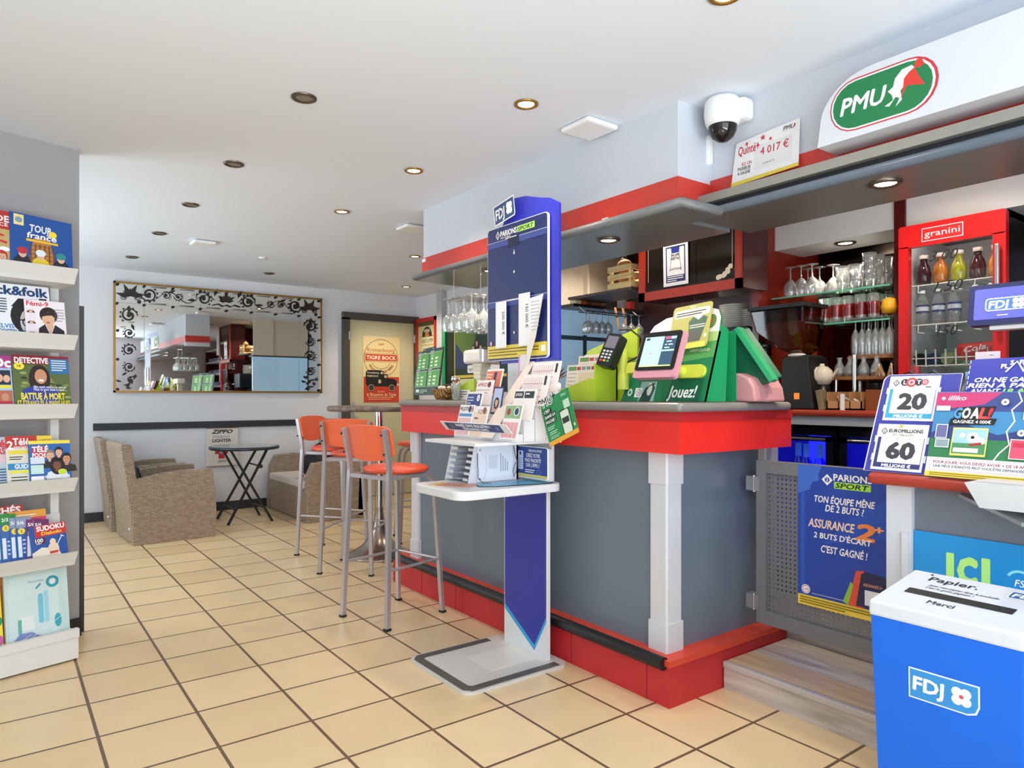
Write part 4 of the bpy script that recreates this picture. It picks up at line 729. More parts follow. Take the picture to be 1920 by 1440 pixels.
# blue majority pass sign
b = B(FX(1.93, 2.592, .832)); w_, h_ = .245, .142; b.prism(Matrix.Translation((.02, -.004, -.004)), rr(0, 0, w_, h_, .012), .004, SH); b.board(w_, h_, .004, '#f0f0f0', .012); b.rrect(.003, .003, w_-.006, h_-.006, .01, '#27408e'); b.rect(.004, .004, w_-.008, .013, '#d9cc6a')
b.text('PARIONS SPORT', .11, .118, .011, W, w=.095, bold=.02); b.text('CRÉEZ VOTRE', .092, .094, .017, W, w=.1, bold=.02, shear=.15); b.text('PASS MAJORITÉ', .084, .072, .017, W, w=.115, bold=.02, shear=.15); b.text("SUR L'APPLI !", .09, .05, .017, W, w=.1, bold=.02, shear=.15)
b.rrect(.03, .035, .04, .085, .003, '#c4d4ea'); b.rect(.044, .1, .012, .015, '#28366a'); b.lines(.036, .085, .028, 5, .01, .003, '#6a80b0'); b.lines(.085, .034, .07, 2, .009, .004, W); b.ring(.185, .03, .012, .0015, '#8fa4d8')
b.build('sign', label='blue rounded sign with white slanted lettering on the right of the stand', cat='sign')
# pigeonhole organiser with QR-less sheet, folder, flyer
t = thing('paper_organiser', 'white cardboard pigeonhole organiser with wavy shelves on the stand shelf', 'organiser', (1.78, 2.65, .818))
b = B(); WH = mat('#dadce4', .5, vary=.02)
b.prism(frame((0, 2.56, 0), (1, 0, 0), (0, 0, 1)), [(1.655, .818), (1.93, .818), (1.93, .99), (1.69, .99)], .004, WH); b.prism(frame((0, 2.745, 0), (1, 0, 0), (0, 0, 1)), [(1.65, .818), (1.93, .818), (1.93, .99), (1.69, .99)], .004, WH); b.box(1.92, 1.93, 2.56, 2.75, .818, .99, WH); b.build('case', t)
for i in range(6):
    b = B(); z = .828+.026*i; x = 1.655+.006*i
    P = [(.0, 2.562), (.0, 2.60), (.018, 2.612), (.018, 2.675), (.0, 2.69), (.0, 2.745)]
    b.add([(x+a, y, z+(.004 if a == 0 else -.002)) for a, y in P]+[(x+.2, y, z) for a, y in P], [(j, j+1, j+7, j+6) for j in range(5)], WH)
    for y0, y1 in ((2.562, 2.60), (2.69, 2.745)): b.box(x-.002, x, y0, y1, z-.001, z+.011, SH)
    b.build('wavy_shelf', t)
b = B(FY(2.553, 1.70, .822, .02)); b.board(.195, .158, .0015, '#e6eaf4'); b.ell(.016, .14, .005, .005, '#9aa2b4'); b.text('x', .012, .01, .008, '#445') if 0 else None
b.rect(.06, .055, .05, .06, '#d3d8e2')
for i, u in enumerate((.125, .137, .15, .162)): b.rect(u, .04, .004, .08-.012*i, '#8a94a8')
b.stroke([(.035, .01), (.05, .06), (.045, .12)], .0012, '#7d8490'); b.ell(.012, .012, .005, .005, '#6a6f7a')
b.build('notice_sheet', label='pale printed sheet taped on the side of the pigeonhole organiser', cat='paper')
b = B(); b.tube([(1.895, 2.548, .975), (1.902, 2.545, .93), (1.912, 2.54, .90), (1.905, 2.54, .86), (1.89, 2.54, .835), (1.885, 2.54, .86), (1.90, 2.54, .9)], .0016, M_BLACK, 6); b.build('pen_cord', label='thin black cord looped over the printed sheet on the stand', cat='cord')
b = B(); b.tube([(1.695, 2.545, .95), (1.693, 2.54, .9), (1.695, 2.54, .84), (1.71, 2.52, .82), (1.74, 2.50, .8195)], .0016, M_BLACK, 6); b.build('pen_cord', label='thin black cord running down the organiser corner to the blue folder', cat='cord')
b = B(); b.add([(1.66, 2.52, .8175), (1.63, 2.44, .8175), (1.69, 2.40, .8175), (1.95, 2.35, .8175), (2.0, 2.38, .8175), (1.95, 2.53, .8175)], [(0, 1, 2, 3, 4, 5)], ink('#1c2a3c')); b.add([(1.665, 2.515, .8195), (1.638, 2.445, .8195), (1.69, 2.407, .8195), (1.95, 2.357, .8195), (1.992, 2.382, .8195), (1.945, 2.525, .8195)], [(0, 1, 2, 3, 4, 5)], mat('#4ea9d2', .3)); b.build('folder', label='sky-blue folder lying on the white stand shelf', cat='folder')
b = B(frame((1.49, 2.62, .8178), (.45, -.75, 0), (.75, .45, 0))); b.board(.2, .11, .0006, '#e8a084'); b.rect(0, 0, .03, .11, '#e8d46a'); b.rect(.06, .03, .08, .05, '#c8705a'); b.lines(.07, .07, .06, 4, .013, .004, '#f2e2da'); b.build('flyer', label='orange flyer lying at the front of the white stand shelf', cat='flyer')
# ================================================================ things on the bar counter
ZT = 1.1785
LM = mat('#b9d23a', .35, vary=.04); LM2 = mat('#cfd94e', .4)
t = thing('betting_terminal', 'green cardboard self-service betting terminal with white Jouez! lettering', 'terminal', (2.3, 1.95, ZT))
F = FX(2.235, 2.205, ZT, .32); P = [(0, 0), (.455, 0), (.455, .30), (.45, .36), (.43, .395), (.395, .405), (.28, .395), (.16, .38), (.10, .35), (.06, .29), (.03, .18)]
G1, G2, G3 = '#0f7a4c', '#4f9c54', '#a9c47a'
b = B(F); b.prism(Matrix(), P, .012, ink(G1)); b.k = 3
b.poly([(.012, .14), (.455, .19), (.455, .26), (.04, .22)], G2); b.poly([(.04, .22), (.455, .26), (.455, .30), (.06, .29)], G3); b.poly([(.06, .29), (.455, .30), (.45, .36), (.43, .395), (.395, .405), (.28, .395), (.16, .38), (.10, .35)], '#eceee6')
b.poly([(.0, .0), (.02, .11), (.10, .11), (.105, .0)], '#127a54'); b.poly([(.10, .0), (.10, .09), (.19, .09), (.19, .0)], '#9fc4c0'); b.poly([(.105, 0), (.13, .06), (.165, .085), (.185, .06), (.17, 0)], '#1d4a44'); b.ell(.155, .055, .014, .03, '#d9e4e0'); b.stroke([(.12, .02), (.15, .07), (.18, .08)], .006, '#14332f')
b.poly([(.25, 0), (.27, .10), (.43, .105), (.43, 0)], '#0b5f3f'); b.text('Jouez!', .262, .018, .052, W, w=.145, bold=.03, shear=.18)
b.ell(.045, .04, .014, .018, '#e4f0e4'); b.ell(.045, .04, .006, .007, G1); b.rect(.075, .018, .04, .042, W); b.ring(.095, .039, .014, .003, '#4a4f8a'); b.text('18', .095, .033, .012, '#4a4f8a', al='c')
b.text('ENTREZ EN JEU', .05, .20, .010, '#e8ecd0'); b.text('SAINT-CLOUD', .33, .215, .012, '#e8ecd0', w=.1); b.ell(.405, .345, .028, .032, '#6b8a4a'); b.ell(.40, .35, .012, .014, '#c8603a')
b.build('front_panel', t)
b = B(); bl = F @ Vector((.455, 0, 0)); tp = F @ Vector((.455, .33, 0)); b.add([tuple(bl), tuple(tp), (2.39, bl.y, tp.z-.02), (2.37, bl.y, ZT)], [(0, 1, 2, 3)], mat('#15935a', .4)); bl2 = F @ Vector((0, 0, 0)); b.add([(2.44, bl.y, tp.z-.02), (2.44, bl.y, ZT), (2.44, bl2.y, ZT), (2.44, bl2.y, tp.z-.1)], [(0, 1, 2, 3)], mat('#15935a', .4)); b.build('side_panel', t)
for u, w_ in ((.075, .12), (.285, .15)):
    b = B(F @ Matrix.Translation((0, 0, .014))); b.prism(Matrix(), rr(u, .098, w_, .056, .027), .014, LM2); b.cyl((u+.035, .125, 0), (u+.035, .125, .06), .024, LM2, n=16); b.prism(Matrix.Translation((0, 0, .07)), rr(u, .10, .05, .05, .01), .03, LM2); b.build('mount', t)
# tablet
TF = FX(2.125, 2.02, 1.306, .36) @ Matrix.Scale(.89, 4)
b = B(TF @ Matrix.Translation((0, 0, -.004))); b.prism(Matrix(), rr(-.006, -.035, .245, .225, .014), .032, mat('#d193a2', .4)); b.build('tablet_case', t)
b = B(TF); b.prism(Matrix(), rr(0, 0, .232, .19, .014), .006, mat('#17171a', .12)); b.build('tablet_bezel', t)
b = B(TF @ Matrix.Translation((0, 0, .0005))); SCN = lambda h: mat(h, .2, emit=.45, vary=0)
b.rect(.022, .02, .188, .145, SCN('#a9d8ea')); b.rect(.137, .02, .073, .145, SCN('#2f4d63')); b.rect(.137, .09, .073, .008, SCN('#a9d8ea')); b.rect(.145, .15, .03, .012, SCN('#d85a78')); b.rect(.178, .15, .03, .012, SCN('#a9e4ea')); b.rect(.022, .017, .188, .006, SCN('#c9e08a')); b.rect(.03, .148, .022, .013, SCN('#3a4c5c')); b.ell(.075, .08, .003, .003, SCN('#3a4c5c'))
for u, v, w_ in ((.15, .12, .012), (.17, .12, .025), (.15, .105, .03), (.155, .135, .03), (.065, .072, .03), (.03, .138, .02)): b.rect(u, v, w_, .005, SCN('#d9e8ee'))
b.build('tablet_screen', t)
# jersey card
b = B(F @ frame((.225, .215, .02), (1, .07, 0), (-.07, 1, 0))); b.board(.20, .20, .002, '#b9b566', .016); b.rect(.012, .002, .176, .022, '#f2df5a'); b.rrect(.01, .145, .18, .035, .01, '#f0ece0'); b.lines(.02, .163, .15, 2, .011, .005, '#3a3a30'); b.text('PMU', .1, .184, .010, W, al='c')
b.poly([(.10, .03), (.16, .03), (.178, .10), (.185, .13), (.165, .14), (.11, .14), (.09, .12), (.095, .10)], '#4a6a58'); b.poly([(.115, .14), (.14, .125), (.16, .14), (.15, .148), (.125, .148)], '#f0f0ea')
for v in (.09, .10): b.rect(.1, v, .075, .004, '#e8e4da')
b.rect(.10, .03, .06, .05, '#5d5f5a'); b.ell(.185, .05, .007, .009, '#f0f0d0')
b.build('jersey_card', t)
# card payment terminal
t = thing('card_terminal', 'black card payment terminal with keypad on a lime bracket', 'card terminal', (2.22, 2.2, ZT+.04))
CF = frame((2.135, 2.262, 1.342), (.12, -1, 0), (.32, .05, .8)) @ Matrix.Rotation(-.18, 4, 'Z')
b = B(CF); b.prism(Matrix(), rr(0, 0, .082, .155, .012), .045, M_BLACK); b.build('terminal_body', t)
b = B(CF @ Matrix.Translation((0, 0, .001))); b.rect(.01, .085, .062, .058, mat('#77747e', .15)); b.build('display', t)
b = B(CF @ Matrix.Translation((0, 0, .001)))
for i in range(3):
    for j in range(4): b.rect(.012+i*.021, .020+j*.015, .014, .009, ('#d8542c', '#e8b03a', '#4ca04a')[i] if j == 0 else '#c9c9cc')
b.build('keypad', t)
b = B(); b.cyl((2.235, 2.19, 1.25), (2.235, 2.19, 1.40), .022, LM2); b.bar((2.235, 2.19, 1.39), (2.2, 2.2, 1.42), .04, .03, LM2); b.cyl((2.235, 2.19, 1.23), (2.235, 2.19, 1.29), .026, LM2); b.build('bracket', t)
b = B(); b.tube([(2.19, 2.17, 1.49), (2.22, 2.13, 1.49), (2.26, 2.10, 1.45), (2.27, 2.12, 1.38), (2.24, 2.17, 1.35)], .004, M_BLACK, 6); b.build('cable', t)
t = thing('ticket_printer', 'rose-coloured rounded ticket printer beside the green terminal', 'printer', (2.5, 1.77, ZT))
b = B(); P = [(1.88, ZT), (1.665, ZT), (1.675, 1.235), (1.70, 1.275), (1.75, 1.295), (1.80, 1.297), (1.88, 1.27)]
vs = [(x, y, z) for x in (2.45, 2.66) for y, z in P]; n = len(P); b.add(vs, [tuple(range(n)), tuple(range(2*n-1, n-1, -1))]+[(i, (i+1) % n, (i+1) % n+n, i+n) for i in range(n)], mat('#c78e93', .4)); b.build('printer_body', t, bevel=.008)
b = B(); b.bar((2.44, 1.86, 1.29), (2.44, 1.875, 1.36), .002, .03, M_WHITE, up=(1, 0, 0)); b.build('ticket', t)
t = thing('customer_display', 'dark green display casing leaning over the rose-coloured printer', 'display', (2.6, 1.75, 1.2))
b = B(); F2 = frame((2.50, 1.905, 1.475), (.1, -.62, -.78), (.9, .1, .25)); P = [(0, 0), (.32, 0), (.32, .05), (0, .05)]
c = [(2.50, 1.91, 1.465), (2.50, 1.775, 1.48), (2.52, 1.63, 1.268), (2.52, 1.69, 1.242), (2.50, 1.87, 1.30)]; e = [(x+.05, y-.012, z+.012) for x, y, z in c]
b.add(c+e, [(0, 1, 2, 3, 4), (9, 8, 7, 6, 5)]+[(i, (i+1) % 5, (i+1) % 5+5, i+5) for i in range(5)], mat('#0f5a40', .4)); b.build('casing', t, bevel=.006)
b = B(); b.bar((2.49, 1.775, 1.483), (2.515, 1.625, 1.262), .05, .02, mat('#2aa068', .4)); b.build('edge', t)
b = B(); b.cyl((2.56, 1.78, ZT), (2.56, 1.80, 1.38), .02, M_DARK); b.build('stem', t)
# lime form holders
def holder(x, y0, label, h2=0):
    t = thing('form_holder', label, 'form holder', (x, y0-.15, ZT), group='lime form holders')
    b = B(); b.prism(frame((x, y0, ZT), (0, -1, 0), (0, 0, 1)), [(0, 0), (.24, 0), (.24, .10), (.22, .105), (.02, .055), (0, .05)], .01, LM); b.box(x, x+.14, y0-.25, y0-.24, ZT, ZT+.17, LM); b.box(x+.13, x+.14, y0-.25, y0, ZT, ZT+.17+h2, LM); b.build('holder_body', t)
    return t
def form(x, y, z, w_, h_, label, tilt=.15):
    b = B(FX(x, y, z, tilt)); b.board(w_, h_, .004, '#efe6da'); b.rect(.01, h_-.028, w_*.27, .02, '#6a9a5c'); 
    for i, c in enumerate(('#c84848', '#8a9aa0', '#7a9a8a', '#a04848')): b.rect(.01+w_*(.29+.16*i), h_-.026, w_*.13, .016, c)
    b.lines(.01, h_-.045, w_*.3, 4, .018, .004, '#b9b0a6'); b.rect(w_*.42, .02, w_*.52, h_-.06, '#e9d6bc'); b.build('betting_form', label=label, cat='betting form', group='betting forms on the counter')
holder(2.18, 2.56, 'lime plastic form holder at the front of the counter beside the terminal')
form(2.215, 2.57, ZT+.004, .21, .17, 'cream betting form in the front lime holder')
form(2.26, 2.545, ZT+.004, .235, .215, 'cream betting form with a dark green band standing behind the front lime holder')
t = thing('form_holder', 'tall lime form holder with a sloped top behind the card terminal', 'form holder', (2.42, 2.4, ZT), group='lime form holders')
b = B(); b.prism(frame((2.40, 2.60, ZT), (0, -1, 0), (0, 0, 1)), [(.0, 0), (.34, 0), (.34, .34), (.3, .33), (.0, .25), (-.01, .235)], .012, LM); b.box(2.30, 2.41, 2.25, 2.26, ZT, ZT+.2, LM); b.build('holder_body', t)
form(2.36, 2.60, ZT+.10, .22, .13, 'cream betting form high in the tall lime holder')
t = thing('form_holder', 'lime form holder with a small white card near the beer tap', 'form holder', (2.3, 3.4, ZT), group='lime form holders')
b = B(); b.prism(frame((2.24, 3.60, ZT), (0, -1, 0), (0, 0, 1)), [(0, 0), (.20, 0), (.20, .12), (.17, .12), (.0, .07)], .012, LM); b.build('holder_body', t)
b = B(FX(2.225, 3.56, ZT)); b.board(.14, .06, .003, '#f0e8da'); b.lines(.01, .045, .1, 3, .014, .005, '#5a4a44'); b.build('card', t)
# plant, dropper bottle, white frame, remote card
t = thing('succulent_plant', 'small reddish succulent in a pot behind the betting slips', 'plant', (2.25, 2.72, ZT))
b = B(); b.lathe([(0, 0), (.045, 0), (.055, .07), (.05, .07), (.045, .06), (0, .06)], (2.25, 2.72, ZT), mat('#b9b0a6', .6)); b.build('pot', t)
for i in range(16):
    b = B(); a = i*2.4; r = .04+.055*(i/16); z = ZT+.12+.05*math.sin(i*1.3)
    c = Vector((2.25, 2.72, ZT+.06)); e = c+Vector((r*1.5*math.cos(a), r*1.5*math.sin(a), .05+.09*(1-i/20))); s_ = Vector((-math.sin(a), math.cos(a), 0))*.014; m_ = (c+e)/2+Vector((0, 0, .02))
    b.add([tuple(c), tuple(m_+s_), tuple(e), tuple(m_-s_), tuple(m_-Vector((0, 0, .008)))], [(0, 1, 4), (1, 2, 4), (2, 3, 4), (3, 0, 4), (0, 1, 2, 3)], mat('#8a3a2c', .5) if i % 3 else mat('#5d6a4c', .5)); b.build('leaf', t)
b = B(FX(2.2, 2.78, 1.30, .1)); b.board(.10, .06, .002, '#6fb0a0'); b.lines(.01, .045, .07, 3, .014, .006, '#d9ece6'); b.build('gift_card', label='teal card leaning in front of the small reddish succulent', cat='card')
t = thing('dropper_bottle', 'small white bottle with a dark dropper beside the front lime holder', 'bottle', (2.2, 2.575, ZT))
b = B(); b.lathe([(0, 0), (.018, 0), (.018, .05), (.008, .06), (0, .06)], (2.2, 2.60, ZT+.03), M_WHITE); b.build('bottle_body', t); b = B(); b.lathe([(.008, .06), (.008, .075), (.004, .1), (0, .1)], (2.2, 2.60, ZT+.03), ink('#26306a')); b.build('dropper', t)
b = B(); b.rb(2.17, 2.23, 2.57, 2.63, ZT, ZT+.03, .004, M_WHITE); b.build('small_box', label='tiny white box under the dropper bottle on the counter', cat='box')
# green price board, basket, cutlery glass, beer tap
b = B(frame((2.52, 4.66, 1.208), (-.25, -1, 0), (.12, 0, 1))); w_, h_ = .67, .325; b.board(w_, h_, .006, '#10382c'); b.rect(.16, h_, .32, .016, '#10382c')
b.text('PMU À LA CARTE', .07, h_-.035, .018, W, w=.17, bold=.04); b.text('Demandez votre jeu et vos mises à votre point de vente', .25, h_-.03, .01, W, w=.36)
for u in (.045, .375):
    for v in (.19, .062):
        b.rect(u-.002, v-.002, .284, .114, '#d8ecc8'); b.rect(u, v, .28, .11, '#4f9e42'); b.rrect(u-.012, v+.10, .10, .022, .011, W); b.rrect(u-.009, v+.103, .094, .016, .008, '#1c4a34'); b.text('LE QUINTÉ' if v > .1 else 'LE MULTI', u, v+.106, .010, W, w=.07)
        b.lines(u+.012, v+.084, .13, 1, .02, .006, '#cfe8b0')
        for k in range(6): b.rect(u+.03+(k % 2)*.1, v+.06-(k//2)*.025, .05+.02*(k % 2), .014, '#dff0c8')
b.rect(.09, .02, .09, .022, '#e8ece4'); b.lines(.2, .034, .2, 3, .01, .005, '#9fc0a8'); b.ell(.225, h_+.004, .006, .006, W); b.ell(.44, h_+.002, .006, .006, W)
b.build('price_board', label='dark green betting price board with four light green panels, left end of the counter', cat='sign')
b = B(); b.box(2.46, 2.50, 4.25, 4.55, 1.18, 1.215, M_DARK) if 0 else None
t = thing('wicker_basket', 'small wicker basket of wrapped sweets at the left end of the counter', 'basket', (2.2, 3.68, ZT))
b = B(); b.lathe([(0, .002), (.045, .002), (.055, .02), (.068, .058), (.072, .064), (.066, .064), (.055, .03), (0, .012)], (2.2, 3.68, ZT), brickmat('basket_weave', '#d8a868', '#b98548', '#6a4420', .022, .012, .002, .6, .5, coords='Object'), 24); b.build('basket_body', t)
for i in range(11):
    a = i*2.4; r = .012*math.sqrt(i)*1.1; b = B(); b.ball((2.2+r*math.cos(a), 3.68+r*math.sin(a), ZT+.062+.012*(i % 3)), .014, (M_BLACK, ink('#e8dcc4'), ink('#3a2420'))[i % 3], 1.2, .8, .8, 8); b.build('wrapped_sweet', label='wrapped sweet in the small wicker basket', cat='sweet', group='sweets in the basket')
t = thing('cutlery_glass', 'clear glass holding spoons beside the wicker basket', 'glass', (2.2, 3.535, ZT))
b = B(); b.lathe([(0, .004), (.026, .004), (.03, .09), (.031, .10), (.028, .09), (.024, .008)], (2.2, 3.535, ZT), G_CLEAR); b.build('tumbler', t)
for i in range(5):
    a = i*1.3; b = B(); p = Vector((2.2, 3.535, ZT+.01)); q = p+Vector((.02*math.cos(a), .02*math.sin(a), .115)); b.cyl(p, q, .003, M_CHROME, n=6); b.ball(q, .012, M_CHROME, .6, 1, 1.4, 8); b.build('spoon', t)
t = thing('beer_tap', 'cream curved beer tap column with a white tap head', 'tap', (2.32, 3.44, ZT))
CR = mat('#e9dfca', .3)
b = B(); n = 9
for i in range(n):
    f = i/n; g = (i+1)/n; X = 2.32-.0; c0 = .07-.035*math.sin(PI*f*.9); c1 = .07-.035*math.sin(PI*g*.9)
    b.rb(X-.035, X+.035, 3.44-c0, 3.44+c0, ZT+.22*f, ZT+.22*g+.001, .004, CR)
b.build('column', t); b = B(); b.rb(2.26, 2.38, 3.35, 3.56, ZT+.215, ZT+.30, .02, mat('#efe9e2', .2), 3); b.build('tap_head', t); b = B(); b.rb(2.25, 2.39, 3.335, 3.375, ZT+.21, ZT+.305, .012, M_CHROME); b.build('chrome_trim', t)
# right-wall signs behind
b = B(FX(4.222, 7.80-.02, 1.62)); w_, h_ = .57, .53
t = thing('framed_beer_sign', 'red-framed beer mirror sign on the far right wall', 'sign', (4.21, 7.45, 1.62))
b = B(); RF = mat('#c8302a', .35)
for y0, y1, z0, z1 in ((7.17, 7.70, 2.11, 2.155), (7.17, 7.70, 1.55, 1.595), (7.17, 7.215, 1.55, 2.155), (7.655, 7.70, 1.55, 2.155)): b.box(4.18, 4.229, y0, y1, z0, z1, RF)
b.build('frame', t)
b = B(FX(4.215, 7.66, 1.59)); b.board(.45, .525, .004, '#d8d09a'); b.rect(0, .47, .45, .055, '#5d5a3e'); b.ell(.22, .34, .12, .12, '#2a211c', a1=PI); b.ell(.22, .34, .05, .075, '#c8824a'); b.text('BIÈRE', .22, .395, .035, '#f0e8d0', w=.14, al='c'); b.rect(.06, .235, .33, .105, '#b59a58'); b.rect(.068, .243, .314, .088, '#e9e2b8'); b.text('SAINT-OMER', .08, .262, .052, '#3a3a24', w=.29, bold=.01)
b.stroke([(.1, .2), (.17, .22), (.27, .18), (.35, .2)], .035, '#e8dcc0'); b.poly([(.12, .16), (.33, .16), (.25, .08), (.2, .08)], '#8a5a3a'); b.rect(.2, .05, .05, .12, '#d8c090'); b.build('sign_face', t)
t = thing('screen_cabinet', 'dark betting display panel with a green edge and a team poster on the right wall', 'display panel', (4.15, 6.5, 1.0))
b = B(); b.box(4.10, 4.229, 5.55, 6.86, 1.0, 2.09, mat('#122620', .3)); b.build('cabinet', t)
b = B(); b.box(4.085, 4.229, 6.80, 6.86, .95, 2.09, mat('#2a9a62', .4)); b.build('green_edge', t)
b = B(FX(4.097, 6.62, 1.40)); b.board(1.0, .6, .004, '#1d3a34'); b.rect(0, 0, .02, .6, '#b9b04a'); b.poly([(.05, .6), (.02, .25), (.3, .12), (.5, .6)], '#5d7a3a'); b.poly([(.02, .1), (.02, .4), (.35, .12)], '#2a3f6a'); b.text('SUIVEZ TOUT LE SPORT ICI', .2, .535, .03, W, w=.6)
for i, (u, v) in enumerate(((.34, .2), (.46, .2), (.58, .2), (.39, .28), (.53, .28), (.46, .33))): b.person(u, v-.04, .055, SK1, '#3a2a20', '#15181a')
b.rrect(.28, .05, .6, .085, .02, W); b.text('MATCH DU JOUR', .31, .07, .03, K, w=.3); b.rect(0, -.0, 1, .03, '#e0c84a'); b.build('team_poster', t)
b = B(FX(4.098, 6.64, 1.02)); b.board(.9, .37, .003, '#d9dca8'); b.rrect(.0, .33, .12, .05, .02, '#b83a2a'); b.rect(.0, .18, .62, .05, '#c8c24a')
for i in range(6): b.rect(.02+.1*i, .26, .07, .05, '#e9e4b8')
b.rect(0, -.12, .3, .28, '#e4e0c0'); b.lines(.02, .13, .25, 6, .04, .006, '#a8a480'); b.rect(.3, -.15, .6, .32, '#131a16'); b.text('JOUEZ', .33, -.1, .2, W, w=.55, bold=.03); b.build('notice_strip', t)
# beer poster on the door
b = B(FY(7.684, 3.488, 1.128)); w_, h_ = .482, .79; b.board(w_, h_, .003, '#f0d89e'); b.rect(.008, .0, w_-.016, .305, '#d33f2a'); b.ring(.235, .53, .225, .006, '#5a4a30', 40); b.text('1664', .235, .685, .03, '#b5652f', al='c'); b.text('Kronenbourg', .055, .605, .05, '#b5592f', w=.36, bold=.01); b.rect(.018, .485, .44, .105, '#4a3c28'); b.rect(.022, .489, .432, .097, '#f0d89e'); b.rect(.03, .497, .416, .08, '#d0452c'); b.text('TIGRE BOCK', .045, .515, .045, '#f6ecd0', w=.385, bold=.04)
b.ring(.235, .53, .13, .006, '#7a6a3c', a0=PI*1.15, a1=PI*1.85)
for i, ch in enumerate('FRAICHE AU GOUT FRANC'):
    a = PI*1.17+i*PI*.66/20; b.text(ch, .235+.185*math.cos(a), .53+.185*math.sin(a), .032, '#a8552c', al='c', rot=a+PI/2) if ch != ' ' else None
BKK = '#231d18'
b.poly([(.035, .22), (.035, .36), (.06, .385), (.24, .385), (.27, .37), (.27, .34), (.32, .34), (.325, .29), (.40, .285), (.44, .26), (.455, .22), (.42, .19), (.06, .19)], BKK); b.poly([(.225, .355), (.24, .372), (.262, .362), (.262, .34), (.225, .34)], '#c8b890'); b.poly([(.275, .325), (.31, .325), (.312, .295), (.275, .295)], '#c8b890')
for u in (.105, .375): b.ell(u, .175, .045, .045, BKK); b.ring(u, .175, .036, .008, '#b8a888'); b.ell(u, .175, .016, .016, '#55483a')
b.text('Kronenbourg', .055, .345, .022, '#f0e4c8', w=.15); b.text('TIGRE BOCK', .05, .305, .02, '#f0e4c8', w=.15, bold=.03); b.ell(.215, .25, .02, .025, '#c8b890'); b.ell(.455, .215, .012, .018, '#d8c8a0')
b.text('DÈS 1923', .235, .12, .016, '#f0d0a0', al='c'); b.text('la Brasserie du Tigre', .05, .075, .04, '#f4dcb0', w=.38, bold=.01); b.lines(.065, .055, .34, 2, .022, .007, '#f0c890'); b.build('beer_poster', origin=(3.73, 7.684, 1.128), label='cream and red vintage beer poster with a black van on the cream door', cat='poster')
# ================================================================ back bar
ZB = 1.132
t = thing('back_counter', 'red-brown wooden back counter with a grey band above the dark bottle coolers', 'counter', (3.7, 1.6, 0))
b = B(); b.rb(3.28, 4.05, -.8, 2.31, 1.10, ZB, .013, mat('#a03a26', .22, vary=.15, scale=6), 3); b.build('worktop', t)
b = B(); b.box(3.31, 4.05, -.8, 2.31, 1.055, 1.10, mat('#a9adb2', .4)); b.build('grey_band', t)
t = thing('back_counter', 'dark wooden back counter section under the plates behind the bar', 'counter', (3.7, 3.1, 0))
b = B(); b.rb(3.38, 4.01, 2.37, 3.88, 1.09, ZB, .013, mat('#6a2a1c', .25, vary=.15, scale=6), 3); b.box(3.42, 4.01, 2.38, 3.87, .17, 1.09, M_DKWOOD); b.build('worktop', t)
BLG = mat('#1a20ff', .4, emit=3.2, vary=0)
BB2 = glass('blue_bottle', (.25, .35, 1), .25)
def cooler(y0, y1, label):
    t = thing('bottle_cooler', label, 'cooler', (3.6, (y0+y1)/2, .17), group='bottle coolers under the back counter')
    b = B(); CB = mat('#0e0f12', .12); b.box(3.34, 3.9, y0, y1, 1.0, 1.055, CB); b.box(3.34, 3.9, y0, y1, .17, .25, CB); b.box(3.36, 3.9, y0, y0+.03, .25, 1.0, CB); b.box(3.36, 3.9, y1-.03, y1, .25, 1.0, CB); b.box(3.87, 3.9, y0, y1, .25, 1.0, BLG); b.build('cabinet', t)
    b = B(); b.box(3.42, 3.87, y0+.03, y1-.03, .658, .664, mat('#3a4acb', .3)); b.build('shelf', t)
    b = B()
    for a in ((y0+.005, y0+.045), (y1-.045, y1-.005)): b.box(3.33, 3.36, a[0], a[1], .25, .998, CB)
    b.box(3.33, 3.36, y0+.005, y1-.005, .972, .998, CB); b.box(3.33, 3.36, y0+.005, y1-.005, .25, .30, CB); d = b.build('door', t)
    b = B(); b.box(3.344, 3.347, y0+.045, y1-.045, 0.30, .972, glass('cooler_glass', (.8, .85, 1), .08)); b.build('door_glass', d)
    b = B(); b.cyl((3.325, y0+.05, .985), (3.325, y1-.05, .985), .006, M_CHROME, n=8); b.build('handle', d)
cooler(1.82, 2.30, 'black cooler with a blue-lit glass door, nearer the red bar counter'); cooler(1.32, 1.80, 'black cooler with a blue-lit glass door beside the lotto panel')
def bottle(name, prof, m, label, cat, grp=None, parts=()):
    t = thing(name, label, cat, group=grp)
    b = B(); b.lathe(prof, (0, 0, 0), m, 18); b.build('bottle_body', t)
    for n, p, mm in parts: b = B(); b.lathe(p, (0, 0, 0), mm, 18); b.build(n, t)
    return t
BP = [(0, 0), (.036, 0), (.037, .01), (.037, .15), (.03, .19), (.014, .22), (.013, .27), (.0145, .272), (.0145, .285), (0, .285)]
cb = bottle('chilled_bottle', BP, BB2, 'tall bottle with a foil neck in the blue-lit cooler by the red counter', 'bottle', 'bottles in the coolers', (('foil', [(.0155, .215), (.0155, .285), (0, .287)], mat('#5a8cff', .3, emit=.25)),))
cb.location = (3.42, 2.02, .665)
for i, (y, x) in enumerate(((2.09, 3.46), (1.95, 3.43), (1.90, 3.48))): dup(cb, (x, y, .665), None, 'tall bottle with a foil neck in the blue-lit cooler by the red counter', 'bottles in the coolers')
cs = bottle('soda_bottle', [(0, 0), (.028, 0), (.029, .12), (.028, .16), (.012, .205), (.0125, .235), (0, .236)], BB2, 'dark soda bottle with a round white emblem in the cooler beside the lotto panel', 'bottle', 'soda bottles in the cooler')
